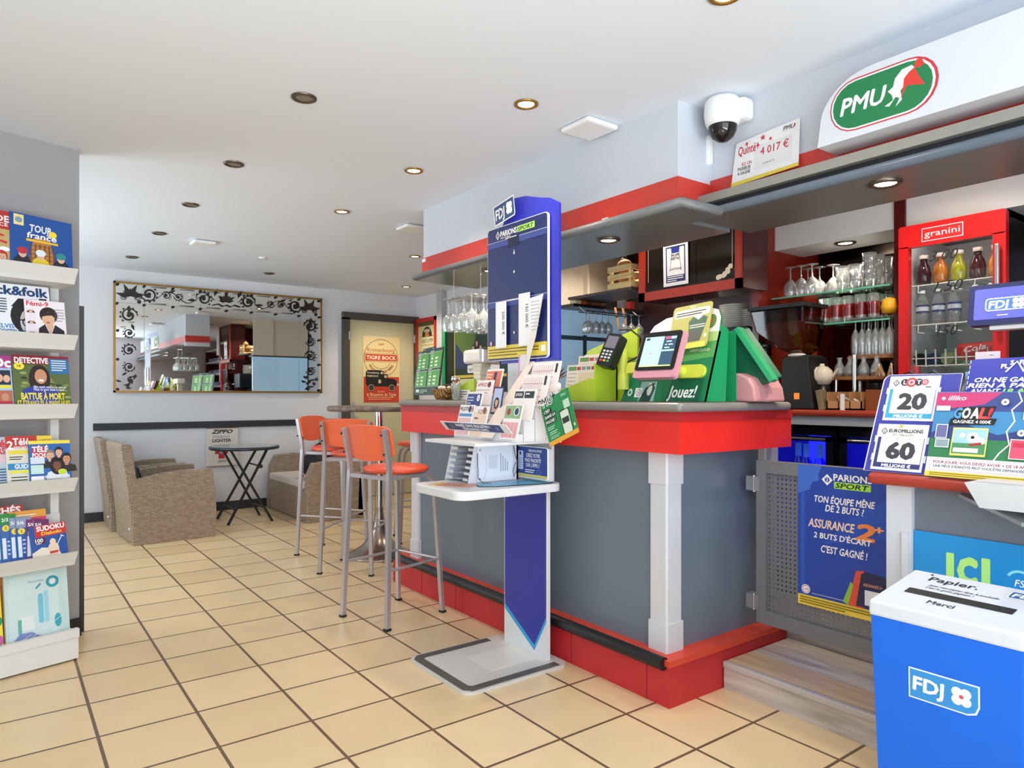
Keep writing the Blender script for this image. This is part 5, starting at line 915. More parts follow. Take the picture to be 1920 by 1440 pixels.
b = B(FX(-.0335, .027, .075)); b.ring(.027, .05, .024, .003, '#b9c8ff'); b.text('SUPER', .027, .052, .014, '#b9c8ff', w=.036, al='c', bold=.04); b.text('BOCK', .027, .036, .014, '#b9c8ff', w=.03, al='c', bold=.04); b.ring(.027, .10, .02, .003, '#b9c8ff', a0=.4, a1=2.7); b.build('emblem', cs)
cs.location = (3.40, 1.615, .665)
for y in (1.545, 1.475, 1.405): dup(cs, (3.40, y, .665), None, cs['label'], 'soda bottles in the cooler')
# tall drinks fridge
t = thing('drinks_fridge', 'red-framed glass-door drinks fridge standing on the back counter', 'fridge', (3.7, 1.37, ZB))
RF2 = mat('#d61f22', .28, vary=.03); y0, y1, z0, z1 = 1.145, 1.59, ZB, 2.012
b = B(); GI = mat('#c3cdcc', .35); b.box(3.53, 4.0, y0, y0+.02, z0, z1, M_BLACK); b.box(3.53, 4.0, y1-.02, y1, z0, z1, mat('#d8dcdc', .4)); b.box(3.98, 4.0, y0, y1, z0, z1, GI); b.box(3.53, 4.0, y0, y1, z1-.03, z1, M_BLACK); b.box(3.53, 4.0, y0, y1, z0, z0+.06, GI); b.box(3.535, 3.545, y0+.02, y1-.02, z1-.07, z1-.055, mat('#eaf4f0', .3, emit=14, vary=0)); b.build('cabinet', t)
b = B()
b.prism(FX(3.495, y1, z0), rr(0, z1-z0-.105, y1-y0, .105, .012), .035, RF2); b.box(3.495, 3.53, y1-.045, y1, z0, z1-.10, RF2); b.box(3.495, 3.53, y0, y0+.05, z0, z1-.10, RF2); b.box(3.495, 3.53, y0, y1, z0, z0+.08, RF2); d = b.build('door', t)
b = B(); b.box(3.512, 3.514, y0+.05, y1-.045, z0+.08, z1-.10, G_PANE); b.build('door_glass', d)
b = B(); b.rb(3.468, 3.488, y0+.018, y0+.036, 1.48, 1.86, .005, M_STEEL); b.box(3.48, 3.5, y0+.022, y0+.032, 1.50, 1.52, M_STEEL); b.box(3.48, 3.5, y0+.022, y0+.032, 1.82, 1.84, M_STEEL); b.build('handle', d)
b = B(FX(3.4945, 1.485, 1.925)); b.rect(0, 0, .175, .062, W); b.rect(.003, .003, .169, .056, '#d61f22'); b.text('granini', .012, .020, .03, W, w=.15, bold=.0); b.build('nameplate', d)
b = B(FX(3.5105, 1.49, 1.50)); K2 = ink('#222428')
def hand(s, u, v, h):
    b = B(FX(3.5105, 1.49, 1.50)); b.text(s, u, v, h, K2, shear=.35, bold=-.006, w=h*len(s)*.62); b.build('price_writing', d)
hand('3,00', .03, .33, .05); hand('1,50', .05, .185, .05); hand('150', .06, -.02, .05)
WW = mat('#f2f2ee', .35)
for z in (1.73, 1.54, 1.345):
    b = B(); b.cyl((3.56, y0+.03, z), (3.56, y1-.03, z), .0035, WW, n=6); b.cyl((3.9, y0+.03, z), (3.9, y1-.03, z), .0035, WW, n=6)
    for i in range(9): yy = y0+.04+i*.045; b.cyl((3.56, yy, z), (3.9, yy, z), .002, WW, n=5)
    if z < 1.4:
        for i in range(9): yy = y0+.045+i*.043; b.cyl((3.555, yy, z-.005), (3.54, yy-.004, z+.075), .004, WW, n=5)
        b.cyl((3.553, y0+.03, z+.035), (3.553, y1-.03, z+.035), .003, WW, n=5)
    else:
        for i in range(5): yy = y0+.06+i*.08; b.tube([(3.555, yy, z), (3.55, yy, z-.035), (3.55, yy-.03, z-.04)], .003, WW, 5)
    b.build('wire_shelf', t)
JP = [(0, 0), (.026, 0), (.033, .012), (.034, .055), (.028, .085), (.017, .105), (.016, .125), (.019, .127), (.019, .142), (0, .143)]
jb = None
for i, (y, c, l) in enumerate(((1.52, '#3a1218', 'dark red juice bottle, leftmost on the top shelf of the fridge'), (1.445, '#c8782c', 'orange juice bottle, second from the left in the fridge'), (1.368, '#b9b832', 'yellow-green juice bottle in the middle of the fridge top shelf'), (1.29, '#4a1a24', 'plum juice bottle, second from the right in the fridge'), (1.215, '#d08a2c', 'amber juice bottle beside the fridge handle'))):
    j = bottle('juice_bottle', JP, mat(c, .15, coat=.5), l, 'bottle', 'juice bottles in the fridge', (('cap', [(.0195, .126), (.0195, .144), (0, .145)], mat('#d8d2c4', .4)),)); j.location = (3.60, y, 1.735)
wb = bottle('water_bottle', [(0, 0), (.027, 0), (.028, .06), (.028, .10), (.02, .128), (.011, .145), (.011, .155), (0, .156)], G_CLEAR, 'clear water bottle with a navy label on the middle shelf of the fridge', 'bottle', 'water bottles in the fridge', (('bottle_label', [(.0285, .055), (.0285, .095)], ink('#25346e')), ('emblem', [(.029, .065), (.029, .085)], ink('#d8dce8')), ('cap', [(.0125, .15), (.0125, .165), (0, .166)], ink('#dfe6ee'))))
wb.location = (3.60, 1.525, 1.545)
for y in (1.455, 1.385, 1.30, 1.235): dup(wb, (3.60, y, 1.545), None, wb['label'], 'water bottles in the fridge')
b = B(); b.cyl((3.60, 1.36, 1.405), (3.60, 1.215, 1.41), .04, mat('#c42a2c', .25), n=24); b.k = 1; b.M = FX(3.558, 1.35, 1.40); b.text('Cola', .02, .0, .026, '#f0e6e0', rot=.15, shear=.3, w=.09); b.build('soda_can', origin=(3.6, 1.29, 1.37), label='red soda can lying on the lowest wire shelf of the fridge', cat='can')
for i, (y, c, l) in enumerate(((1.53, '#20242c', 'black can lying at the left of the lowest fridge shelf'), (1.47, '#2a3a5a', 'dark blue can lying second from the left on the lowest fridge shelf'), (1.41, '#8a9a70', 'olive can lying beside the red soda can in the fridge'))):
    b = B(); b.cyl((3.58, y, 1.378), (3.69, y, 1.378), .029, mat(c, .25), n=20); b.build('drink_can', label=l, cat='can', group='cans in the fridge')
# silver keg bottle etc. behind the lotto panel
t = thing('water_jug', 'clear rounded jug with a red cap lying behind the lotto panel', 'jug', (2.72, 1.12, 1.18))
b = B(); b.ball((2.72, 1.135, 1.225), .075, glass('smoke_plastic', (.75, .76, .78), .3), .9, 1.35, .8); b.build('jug_body', t); b = B(); b.cyl((2.70, 1.165, 1.275), (2.70, 1.165, 1.31), .014, ink('#9a3034')); b.build('cap', t)
for y in (1.185, 1.105): b = B(); b.tube([(2.68, y+.035, 1.23), (2.67, y+.02, 1.275), (2.67, y-.01, 1.29), (2.675, y-.045, 1.265)], .003, M_BLACK, 6); b.build('cord', t)
b = B(); b.rb(2.55, 2.85, 1.0, 1.22, .964, 1.165, .01, M_DARK); b.build('till_box', label='dark till box under the clear jug, hidden behind the lotto panel', cat='box')
b = B(); b.lathe([(0, 0), (.04, 0), (.04, .25), (.022, .29), (.022, .315), (0, .316)], (2.66, .965, .965), G_CLEAR); b.lathe([(.024, .29), (.024, .318), (0, .319)], (2.66, .965, .965), ink('#6a92c4')); b.build('water_bottle', label='blue-capped water bottle between the jug and the blue age notice', cat='bottle')
# glass shelves
for z, ya, yb, l in ((1.757, 1.655, 2.31, 'upper green-edged glass shelf beside the red fridge'), (1.588, 1.655, 2.055, 'lower green-edged glass shelf beside the red fridge')):
    t = thing('glass_shelf', l, 'shelf', (3.75, (ya+yb)/2, z-.008), group='glass shelves')
    b = B(); b.box(3.55, 3.90, ya, yb, z-.008, z, G_GREEN); b.box(3.547, 3.55, ya, yb, z-.008, z, mat('#6fc0a0', .15)); b.build('pane', t)
    b = B(); b.box(3.885, 3.91, ya+.1, ya+.12, z-.03, z-.008, M_STEEL); b.build('bracket', t)
b = B(); b.box(4.045, 4.058, 1.66, 2.31, 1.14, 2.11, M_DKMIRROR); b.build('back_mirror', label='dark mirror panel behind the glass shelves', cat='mirror')
def goblet(name, prof, label, grp, m=G_CLEAR, band=None):
    b = B(); b.lathe(prof, (0, 0, 0), m, 16)
    o = b.build(name, origin=(0, 0, 0), label=label, cat='glass', group=grp)
    if band: b2 = B(); b2.lathe(band[0], (0, 0, 0), band[1], 16); c = b2.build('red_band', o)
    return o
WG = [(.034, .0), (.04, .03), (.036, .07), (.018, .095), (.005, .105), (.004, .16), (.012, .166), (.034, .169), (.034, .171), (.003, .169), (.003, .105), (.016, .093), (.034, .07), (.038, .03), (.032, .0)]
g0 = goblet('wine_glass', WG, 'upturned wine glass at the left end of the upper glass shelf', 'upturned wine glasses'); g0.location = (3.62, 2.235, 1.758)
for x, y in ((3.62, 2.17), (3.62, 2.105), (3.74, 2.20), (3.74, 2.13), (3.74, 2.05)): dup(g0, (x, y, 1.758), None, g0['label'], 'upturned wine glasses')
TG = [(0, .004), (.028, .0), (.035, .085), (.033, .085), (.026, .006), (0, .006)]
g1 = goblet('tumbler', TG, 'stacked clear tumbler on the upper glass shelf beside the fridge', 'tumblers'); g1.location = (3.62, 1.93, 1.758)
for i in range(9):
    x, y = 3.60+.09*(i % 3), 1.925-.072*(i//3)
    if i: dup(g1, (x, y, 1.758), None, g1['label'], 'tumblers')
    if i != 4: dup(g1, (x, y, 1.80+.002), None, g1['label'], 'tumblers')
    if i >= 6: dup(g1, (x, y, 1.85), None, g1['label'], 'tumblers')
HG = [(0, .004), (.024, .0), (.026, .02), (.031, .135), (.029, .135), (.023, .01), (0, .008)]
g2 = goblet('tall_glass', HG, 'tall glass with a red band on the lower glass shelf', 'tall banded glasses', band=([(.0268, .03), (.0296, .095)], G_RED)); g2.location = (3.585, 2.015, 1.589)
for i in range(1, 15):
    x, y = 3.585+.085*(i % 3), 2.015-.066*(i//3)
    dup(g2, (x, y, 1.589), None, g2['label'], 'tall banded glasses')
b = B(); b.lathe([(0, .0), (.03, 0), (.04, .03), (.03, .07), (0, .08)], (3.58, 1.672, 1.615), ink('#f0b020')); b.build('yellow_cup', label='yellow cup at the right end of the lower glass shelf', cat='cup')
# wooden two-tier rack with flutes and carafes
t = thing('wooden_rack', 'two-tier wooden rack on chrome legs holding flutes and carafes', 'rack', (3.6, 1.8, ZB))
WD = woodmat('rack_wood', '#8a5a34', '#a8703f', (3, 20, 20))
b = B(); b.box(3.54, 3.85, 1.655, 1.86, 1.392, 1.41, WD); b.build('upper_board', t); b = B(); b.box(3.49, 3.85, 1.66, 1.945, 1.285, 1.302, WD); b.build('lower_board', t)
for x, y, z in ((3.49, 1.80, 1.41), (3.80, 1.93, 1.30), (3.52, 1.915, 1.30), (3.84, 1.68, 1.41)): b = B(); b.cyl((x, y, ZB), (x, y, z), .011, M_CHROME, n=12); b.build('leg', t)
FL = [(.018, 0), (.022, .04), (.02, .10), (.008, .13), (.0035, .14), (.0035, .18), (.01, .184), (.028, .187), (.028, .189), (.0025, .187), (.0025, .14), (.018, .10), (.02, .04), (.016, 0)]
g3 = goblet('flute_glass', FL, 'upturned champagne flute on the upper board of the wooden rack', 'champagne flutes'); g3.location = (3.575, 1.84, 1.411)
for i in range(1, 12): dup(g3, (3.575+.07*(i % 2), 1.84-.034*(i//2)-.012*(i % 2), 1.411), None, g3['label'], 'champagne flutes')
CA = [(0, .003), (.033, 0), (.038, .02), (.03, .05), (.014, .07), (.014, .085), (.02, .098), (.018, .098), (.012, .08), (.028, .05), (.034, .02), (0, .006)]
g4 = goblet('carafe', [(r*.8, z) for r, z in CA], 'small clear carafe on the lower board of the wooden rack', 'carafes'); g4.location = (3.53, 1.90, 1.303)
for x, y in ((3.53, 1.845), (3.60, 1.87), (3.6, 1.81), (3.53, 1.775), (3.6, 1.74), (3.53, 1.71)): dup(g4, (x, y, 1.303), None, g4['label'], 'carafes')
b = B(); b.lathe([(0, 0), (.045, 0), (.05, .03), (.035, .09), (.02, .14), (.022, .165), (.02, .165), (.017, .14), (.03, .09), (0, .01)], (3.46, 1.905, 1.305), G_CLEAR) if 0 else None
# coffee grinder
t = thing('coffee_grinder', 'black coffee grinder with a large smoked hopper of beans', 'coffee grinder', (3.42, 2.12, ZB))
HX, HY = 3.42, 2.135
b = B(); P = [(.04, 1.40), (.095, 1.44), (.15, 1.55), (.16, 1.665), (.165, 1.67)]
def squ(b, secs, m, smooth=False):
    vs = []; fs = []
    for (x0, x1, y0, y1, z) in secs: vs += [(x0, y0, z), (x1, y0, z), (x1, y1, z), (x0, y1, z)]
    for i in range(len(secs)-1):
        for j in range(4): fs.append((i*4+j, i*4+(j+1) % 4, i*4+4+(j+1) % 4, i*4+4+j))
    fs += [(3, 2, 1, 0), tuple(len(vs)-4+j for j in range(4))]
    b.add(vs, fs, m, smooth); return b
squ(b, [(3.37, 3.47, 2.02, 2.06, 1.415), (3.34, 3.52, 2.005, 2.13, 1.45), (3.33, 3.53, 1.985, 2.27, 1.55), (3.32, 3.54, 1.975, 2.30, 1.67)], glass('smoked_hopper2', (.34, .19, .11), .07, .04)); b.build('hopper', t, bevel=.012)
b = B(); squ(b, [(3.37, 3.47, 2.02, 2.06, 1.42), (3.36, 3.5, 2.015, 2.13, 1.45), (3.35, 3.51, 2.0, 2.26, 1.545), (3.35, 3.51, 2.02, 2.2, 1.60)], mat('#b87a3a', .4, vary=.5, scale=60, bump=.6)); b.build('coffee_beans', t, bevel=.01)
b = B(); b.box(3.315, 3.545, 1.97, 2.305, 1.665, 1.685, M_BLACK); b.build('hopper_lid', t)
b = B(); squ(b, [(3.33, 3.56, 1.93, 2.125, ZB), (3.335, 3.55, 1.945, 2.118, 1.25), (3.34, 3.53, 1.965, 2.112, 1.40), (3.36, 3.5, 1.98, 2.10, 1.415)], mat('#151515', .45)); b.build('body', t, bevel=.008)
b = B(); b.ball((3.37, 2.045, 1.415), .05, mat('#e8e0d8', .5), .6, 1, .25); b.build('cloth', label='folded white cloth on top of the black grinder body', cat='cloth')
b = B(FX(3.328, 2.035, 1.185)); b.rect(0, 0, .03, .032, mat('#f08020', .3, emit=.6, vary=0)); b.build('orange_light', t)
# espresso machine, plates
t = thing('espresso_machine', 'black and chrome espresso machine behind the green display casing', 'coffee machine', (3.6, 2.25, ZB))
b = B(); b.box(3.42, 4.0, 2.38, 2.75, 1.35, 1.60, M_BLACK); b.box(3.6, 4.0, 2.38, 2.75, ZB, 1.35, M_BLACK); b.box(3.42, 4.0, 2.38, 2.75, ZB, 1.17, M_BLACK); b.build('body', t, bevel=.006)
t = thing('milk_frother', 'chrome and brown canister between the green display casing and the grinder', 'canister', (3.33, 2.2, ZB))
b = B(); c = (3.36, 2.245, 0); b.lathe([(0, 1.30), (.05, 1.30), (.05, 1.375), (.052, 1.38), (.052, 1.46), (0, 1.46)], c, M_CHROME, 24); b.build('body', t); b = B(); b.lathe([(.0525, 1.385), (.0525, 1.42)], c, mat('#4a2418', .3), 24); b.build('brown_band', t); b = B(); b.lathe([(0, 1.50), (.018, 1.50), (.02, 1.485), (.05, 1.48), (.052, 1.46), (0, 1.46)], c, M_BLACK, 24); b.build('lid', t)
b = B(); b.box(3.30, 3.45, 2.19, 2.30, 1.29, 1.30, M_CHROME)
for yy in (2.185, 2.21, 2.30): b.cyl((3.31, yy, ZB), (3.31, yy, 1.30), .006, M_CHROME, n=8)
b.box(3.30, 3.42, 2.17, 2.31, 1.215, 1.222, M_CHROME); b.build('stand', t); b = B(); b.lathe([(.018, 1.16), (.022, 1.20), (.02, 1.20), (.016, 1.162), (0, 1.162)], (3.34, 2.20, 0), M_CHROME); b.build('measuring_cup', t)
b = B(); b.lathe([(0, 0), (.05, 0), (.085, .0065), (.088, .0095), (.085, .0085), (.05, .003), (0, .003)], (0, 0, 0), mat('#f4f2ec', .25), 24); pl = b.build('plate', origin=(0, 0, 0), label='white plate in the taller stack behind the green terminal', cat='plate', group='stacked plates'); pl.location = (3.6, 2.60, 1.602)
for i in range(1, 12): dup(pl, (3.6, 2.60, 1.602+.0128*i), None, pl['label'], 'stacked plates')
for i in range(9): dup(pl, (3.62, 2.41+.06, 1.602+.0128*i), None, 'white saucer in the shorter stack beside the tall plate stack', 'stacked saucers', (.8, .8, 1))
# teapot on a black tin, sugar box, small things
b = B(); b.lathe([(0, 0), (.035, 0), (.035, .125), (0, .126)], (3.44, 1.945, ZB), mat('#1c1614', .35)); b.build('black_tin', label='black tin under the cream teapot', cat='tin')
t = thing('teapot', 'cream teapot standing on the black tin beside the grinder', 'teapot', (3.44, 1.945, 1.26))
TP = mat('#e6dcc6', .25); b = B(); b.lathe([(0, 0), (.035, 0), (.055, .03), (.05, .07), (.03, .092), (.012, .097), (.012, .108), (0, .11)], (3.44, 1.945, 1.26), TP, 24); b.build('pot_body', t); b = B(); b.tube([(3.39, 1.945, 1.345), (3.375, 1.945, 1.33), (3.375, 1.945, 1.30), (3.388, 1.945, 1.285)], .007, TP); b.build('handle', t); b = B(); b.tube([(3.44, 1.89, 1.30), (3.44, 1.87, 1.325), (3.44, 1.86, 1.34)], .008, TP); b.build('spout', t)
t = thing('sugar_box', 'open wooden box of sugar sachets on the back counter', 'box', (3.42, 1.78, ZB)); BX = mat('#b98a5c', .5, vary=.1)
b = B(); b.box(3.36, 3.52, 1.70, 1.875, ZB, ZB+.008, BX); b.box(3.36, 3.366, 1.70, 1.875, ZB, ZB+.045, BX); b.box(3.514, 3.52, 1.70, 1.875, ZB, ZB+.09, BX)
for y in (1.70, 1.755, 1.812, 1.87): b.add([(3.36, y, ZB), (3.52, y, ZB), (3.52, y, ZB+.09), (3.36, y, ZB+.09), (3.36, y+.005, ZB), (3.52, y+.005, ZB), (3.52, y+.005, ZB+.09), (3.36, y+.005, ZB+.09)], [(0, 1, 2, 3), (7, 6, 5, 4), (2, 6, 7, 3), (0, 3, 7, 4)], BX)
b.build('box_body', t)
for i in range(14): b = B(); x, y, z = random.uniform(3.385, 3.49), random.uniform(1.715, 1.86), ZB+.015+.012*(i % 4); a = random.uniform(0, 3); b.bar((x, y, z), (x+.03*math.cos(a), y+.025*math.sin(a), z+.015), .014, .006, ink(random.choice(['#efe9dc', '#e8d9c8', '#f4f4f0', '#d8b8a8']))); b.build('sugar_sachet', label='sugar sachet in the open wooden box', cat='sachet', group='sugar sachets')
b = B(); b.box(3.35, 3.356, 1.78, 1.80, ZB, ZB+.08, M_WHITE); b.build('white_tube', label='white paper tube standing in front of the sugar box', cat='tube')
b = B(); b.rb(3.36, 3.42, 1.955, 1.985, ZB, ZB+.085, .006, mat('#e2dcb8', .5)); b.build('cream_carton', label='small cream carton on the back counter right of the grinder', cat='carton')
b = B(); b.bar((3.38, 1.90, ZB), (3.38, 1.92, ZB+.10), .03, .05, mat('#8a7a5c', .5)); b.build('brown_packet', label='brown packet leaning beside the cream carton', cat='packet')
t = thing('brown_box', 'reddish-brown wooden box beside the chrome rack leg', 'box', (3.42, 1.63, ZB)); b = B(); b.box(3.37, 3.5, 1.56, 1.685, ZB, ZB+.10, mat('#8a4a24', .4)); b.build('box_body', t)
for i in range(5): b = B(); y = 1.70-.02*i; b.bar((3.5, y, 1.30), (3.47, y-.03+.02*(i % 3), 1.345+.01*(i % 2)), .006, .018, ink(('#d8b888', '#efe4d0', '#c8a070')[i % 3])); b.build('wooden_stirrer', label='pale wooden stirrer fanned out at the end of the rack board', cat='stirrer', group='wooden stirrers')
# wine cabinet with the chalkboard sign
t = thing('wine_cabinet', 'red hanging cabinet with a black wine list board in a red frame', 'cabinet', (3.3, 2.63, 1.78))
b = B(); b.box(3.21, 3.44, 2.262, 3.0, 1.785, ZC, mat('#4a0f12', .3)); b.build('carcass', t)
b = B()
for a in ((2.262, 3.0, 1.782, 1.835), (2.262, 2.30, 1.782, ZC), (2.95, 3.0, 1.782, ZC)): b.box(3.195, 3.215, a[0], a[1], a[2], a[3], M_CABRED)
b.build('red_frame', t)
b = B(FX(3.205, 2.95, 1.835)); b.board(.65, .55, .006, mat('#241d18', .12, vary=.3, scale=5)); b.text('Les vins du verre', .20, .286, .055, '#ece6da', w=.43, bold=.03)
for u in (.02, .625): b.rect(u, .06, .003, .3, '#d8d0c0')
for i in range(9): b.ell(.615-.011*i+random.uniform(-.01, .01), .018+.055*math.exp(-i*.35), .016, .014, '#dfd0b8', 9)
b.build('wine_board', t)
b = B(FX(3.197, 2.80, 1.85, -.02)); b.board(.185, .285, .001, '#eeeaf0'); b.rect(.02, .02, .145, .21, '#1f2560'); b.rect(.028, .06, .129, .162, '#f0eef4'); b.poly([(.06, .222), (.125, .222), (.12, .19), (.065, .19)], '#2a3a9a'); b.poly([(.065, .19), (.12, .19), (.135, .085), (.05, .085)], '#f4f2f6'); b.stroke([(.05, .085), (.065, .19)], .003, '#333'); b.stroke([(.135, .085), (.12, .19)], .003, '#333'); b.text('MA JUPE', .065, .17, .016, K, w=.055, bold=.05); b.text("N'EST PAS", .062, .15, .015, K, w=.06, bold=.05); b.text('INVITATION', .052, .09, .013, K, w=.08); b.text('Forest', .07, .25, .018, '#555'); b.lines(.03, .05, .12, 3, .012, .005, W); b.build('invitation_poster', label='white and navy invitation poster taped over the wine board', cat='poster')
b = B(); b.cyl((3.2, 2.57, 1.65), (3.19, 2.575, 2.2), .0015, M_BLACK, n=5); b.build('cable', label='thin black cable hanging in front of the wine board', cat='cable')
b = B(); b.box(3.44, 4.02, 2.36, 2.375, 1.60, ZC, M_MAROON); struct('trim_7', b)
# partition with pale blue panel, dark shelf, crate
PB = mat('#a9cdea', .12, emit=.28, vary=.04, coat=.4)  # faint emission added to brighten the panel, which is no lamp
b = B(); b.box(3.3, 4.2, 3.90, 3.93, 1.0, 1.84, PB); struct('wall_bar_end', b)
b = B(); b.box(3.3, 4.2, 3.885, 3.905, 1.62, 1.65, mat('#4a6472', .3)); b.box(3.55, 3.58, 3.89, 3.905, 1.0, 1.66, mat('#3c5a62', .3)); struct('trim_8', b)
b = B(); b.box(3.3, 4.2, 3.72, 3.93, 1.84, 1.862, mat('#241d1c', .35)); b.build('dark_shelf', label='dark shelf board above the pale blue panel, holding the wooden crate', cat='shelf')
b = B(); b.box(3.3, 3.62, 3.95, 3.97, 1.862, ZC, mat('#e6dccb', .7)); b.box(3.60, 3.62, 3.90, 3.95, 1.862, ZC, mat('#e6dccb', .7)); struct('wall_niche', b)
b = B(); b.box(3.62, 4.2, 3.93, 3.95, 1.862, ZC, mat('#e2d6c4', .7)); struct('wall_niche_side', b)
t = thing('wooden_crate', 'pale slatted wooden crate with a brown toy hanging out, above the bar', 'crate', (3.55, 3.4, 1.90)); CRW = woodmat('crate_wood', '#d8b878', '#ecd8a4', (20, 2, 20), .6)
x0, x1, y0, y1, z0 = 3.30, 3.56, 3.165, 3.38, 1.915
for z in (z0, z0+.056, z0+.112):
    b = B(); b.box(x0, x0+.01, y0, y1, z, z+.036, CRW); b.build('slat', t); b = B(); b.box(x0+.01, x1, y0, y0+.01, z, z+.036, CRW); b.build('slat', t)
    b = B(); b.box(x1-.01, x1, y0, y1, z, z+.036, CRW); b.build('slat', t)
for y in (y0+.01, y1-.03): b = B(); b.box(x0+.01, x0+.03, y, y+.02, z0, z0+.15, CRW); b.build('corner_post', t)
for i in range(4): b = B(); b.box(x0, x1, y0+.002+i*.055, y0+.046+i*.055, z0-.008, z0, CRW); b.build('bottom_slat', t)
t = thing('soft_toy', 'brown soft toy peeking out of the wooden crate', 'toy', (3.38, 3.27, 2.03)); TY = mat('#8a6238', .8, vary=.2, scale=50)
b = B(); b.ball((3.37, 3.29, 2.07), .05, TY, .9, 1.1, .9); b.ball((3.37, 3.31, 2.115), .012, TY); b.ball((3.40, 3.30, 2.0), .06, TY); b.build('toy_body', t)
b = B(); b.box(3.28, 3.6, 3.14, 3.76, 1.888, 1.906, mat('#4a3a34', .4)); b.build('crate_shelf', label='narrow dark board carrying the pale wooden crate', cat='shelf')
for i, (x, w_, h_, c, l) in enumerate(((3.33, .06, .05, '#f0d9b4', 'cream tray at the left of the dark shelf'), (3.405, .04, .05, '#c05a20', 'small orange box on the dark shelf'), (3.46, .025, .05, '#5a2a20', 'small brown book on the dark shelf'), (3.50, .09, .06, '#8a5a30', 'woven brown bowl on the dark shelf'), (3.63, .12, .07, '#141416', 'black bag with a white tag on the dark shelf'), (3.80, .04, .06, '#5a5a66', 'grey book on the dark shelf'), (3.88, .06, .06, '#8a2a24', 'red box on the dark shelf'))):
    b = B(); b.rb(x, x+w_, 3.735, 3.80, 1.863, 1.863+h_, .006, ink(c)); b.build('shelf_item', label=l, cat='box')
for x in (3.70, 3.78): b = B(); b.bar((x, 3.71, 1.862), (x+.03, 3.70, 1.70), .02, .005, mat('#d8a070', .6), up=(0, 1, 0)); b.build('wooden_tong', label='pair of pale wooden tongs hanging from the dark shelf', cat='tongs', group='wooden tongs')
HGP = [(.028, 0), (.035, .03), (.032, .06), (.012, .082), (.004, .09), (.0035, .14), (.012, .146), (.03, .149), (.03, .151), (.003, .149), (.003, .09), (.01, .08), (.03, .06), (.033, .03), (.026, 0)]
t = thing('glass_rack', 'black wire glass rack hanging under the dark shelf', 'rack', (3.5, 3.66, 1.80))
for z, y in ((1.80, 3.62), (1.80, 3.70)): b = B(); b.cyl((3.33, y, z), (3.95, y, z), .004, M_BLACK, n=6); b.build('rail', t)
for x in (3.35, 3.6, 3.9): b = B(); b.cyl((x, 3.66, 1.80), (x, 3.73, 1.85), .003, M_WHITE, n=6); b.build('hook', t)
gw = goblet('wine_glass', HGP, 'wine glass hanging upside down under the dark shelf, left cluster', 'hanging glasses over the pale blue panel'); gw.location = (3.37, 3.64, 1.65)
for x, y in ((3.44, 3.64), (3.50, 3.64), (3.56, 3.64), (3.40, 3.70)): dup(gw, (x, y, 1.65), None, gw['label'], 'hanging glasses over the pale blue panel')
for x in (3.70, 3.78, 3.86): dup(gw, (x, 3.62, 1.645), None, 'wine glass hanging upside down under the dark shelf, right cluster', 'hanging glasses over the pale blue panel', (1.1, 1.1, 1.05))
# hanging glasses under the canopy
t = thing('glass_rack', 'chrome glass rack under the left end of the canopy', 'rack', (2.38, 3.55, 1.80))
for i in range(6): b = B(); b.cyl((2.24+.05*i, 3.40, 1.80), (2.24+.05*i, 3.75, 1.80), .004, M_CHROME, n=6); b.build('rail', t)
for y in (3.42, 3.72): b = B(); b.cyl((2.3, y, 1.80), (2.3, y, 1.94), .0018, M_CHROME, n=6); b.build('hanger', t)
BG = [(r*1.25, z*1.35) for r, z in HGP]
gh = goblet('beer_goblet', BG, 'beer goblet hanging upside down under the left end of the canopy', 'hanging goblets under the canopy'); gh.location = (2.26, 3.71, 1.60)
for i in range(1, 16): dup(gh, (2.26+.085*(i % 4), 3.71-.085*(i//4), 1.60), None, gh['label'], 'hanging goblets under the canopy')
# tobacco shelves beyond the right edge (seen in the wall mirror)
t = thing('tobacco_shelf', 'maroon tobacco shelf unit with rows of packets, reflected in the wall mirror', 'shelf unit', (3.9, -.2, 1.14))
b = B(); b.box(4.03, 4.06, -1.2, .75, 1.14, 2.2, M_DKWOOD); b.box(3.75, 4.05, -1.2, -1.17, 1.14, 2.2, M_MAROON); b.box(3.75, 4.05, .72, .75, 1.14, 2.2, M_MAROON); b.build('carcass', t)
for z in (1.14, 1.40, 1.66, 1.92, 2.18): b = B(); b.box(3.75, 4.03, -1.17, .72, z, z+.02, mat('#d8dce2', .3)); b.build('shelf', t)
b = B(); b.box(0, .07, 0, .055, 0, .088, mat('#c8ccd6', .4)); b.box(-.001, 0, .004, .051, .04, .08, ink('#2a4a8a')); pk = b.build('tobacco_packet', origin=(0, 0, 0), label='tobacco packet on the maroon shelf unit reflected in the mirror', cat='packet', group='tobacco packets'); pk.location = (3.80, -1.15, 1.16)
for k, z in enumerate((1.16, 1.42, 1.68, 1.94)):
    for i in range(14):
        if (i*7+k*3) % 5 and (i or k): dup(pk, (3.80+.02*(i % 2), -1.14+.13*i, z), None, pk['label'], 'tobacco packets')
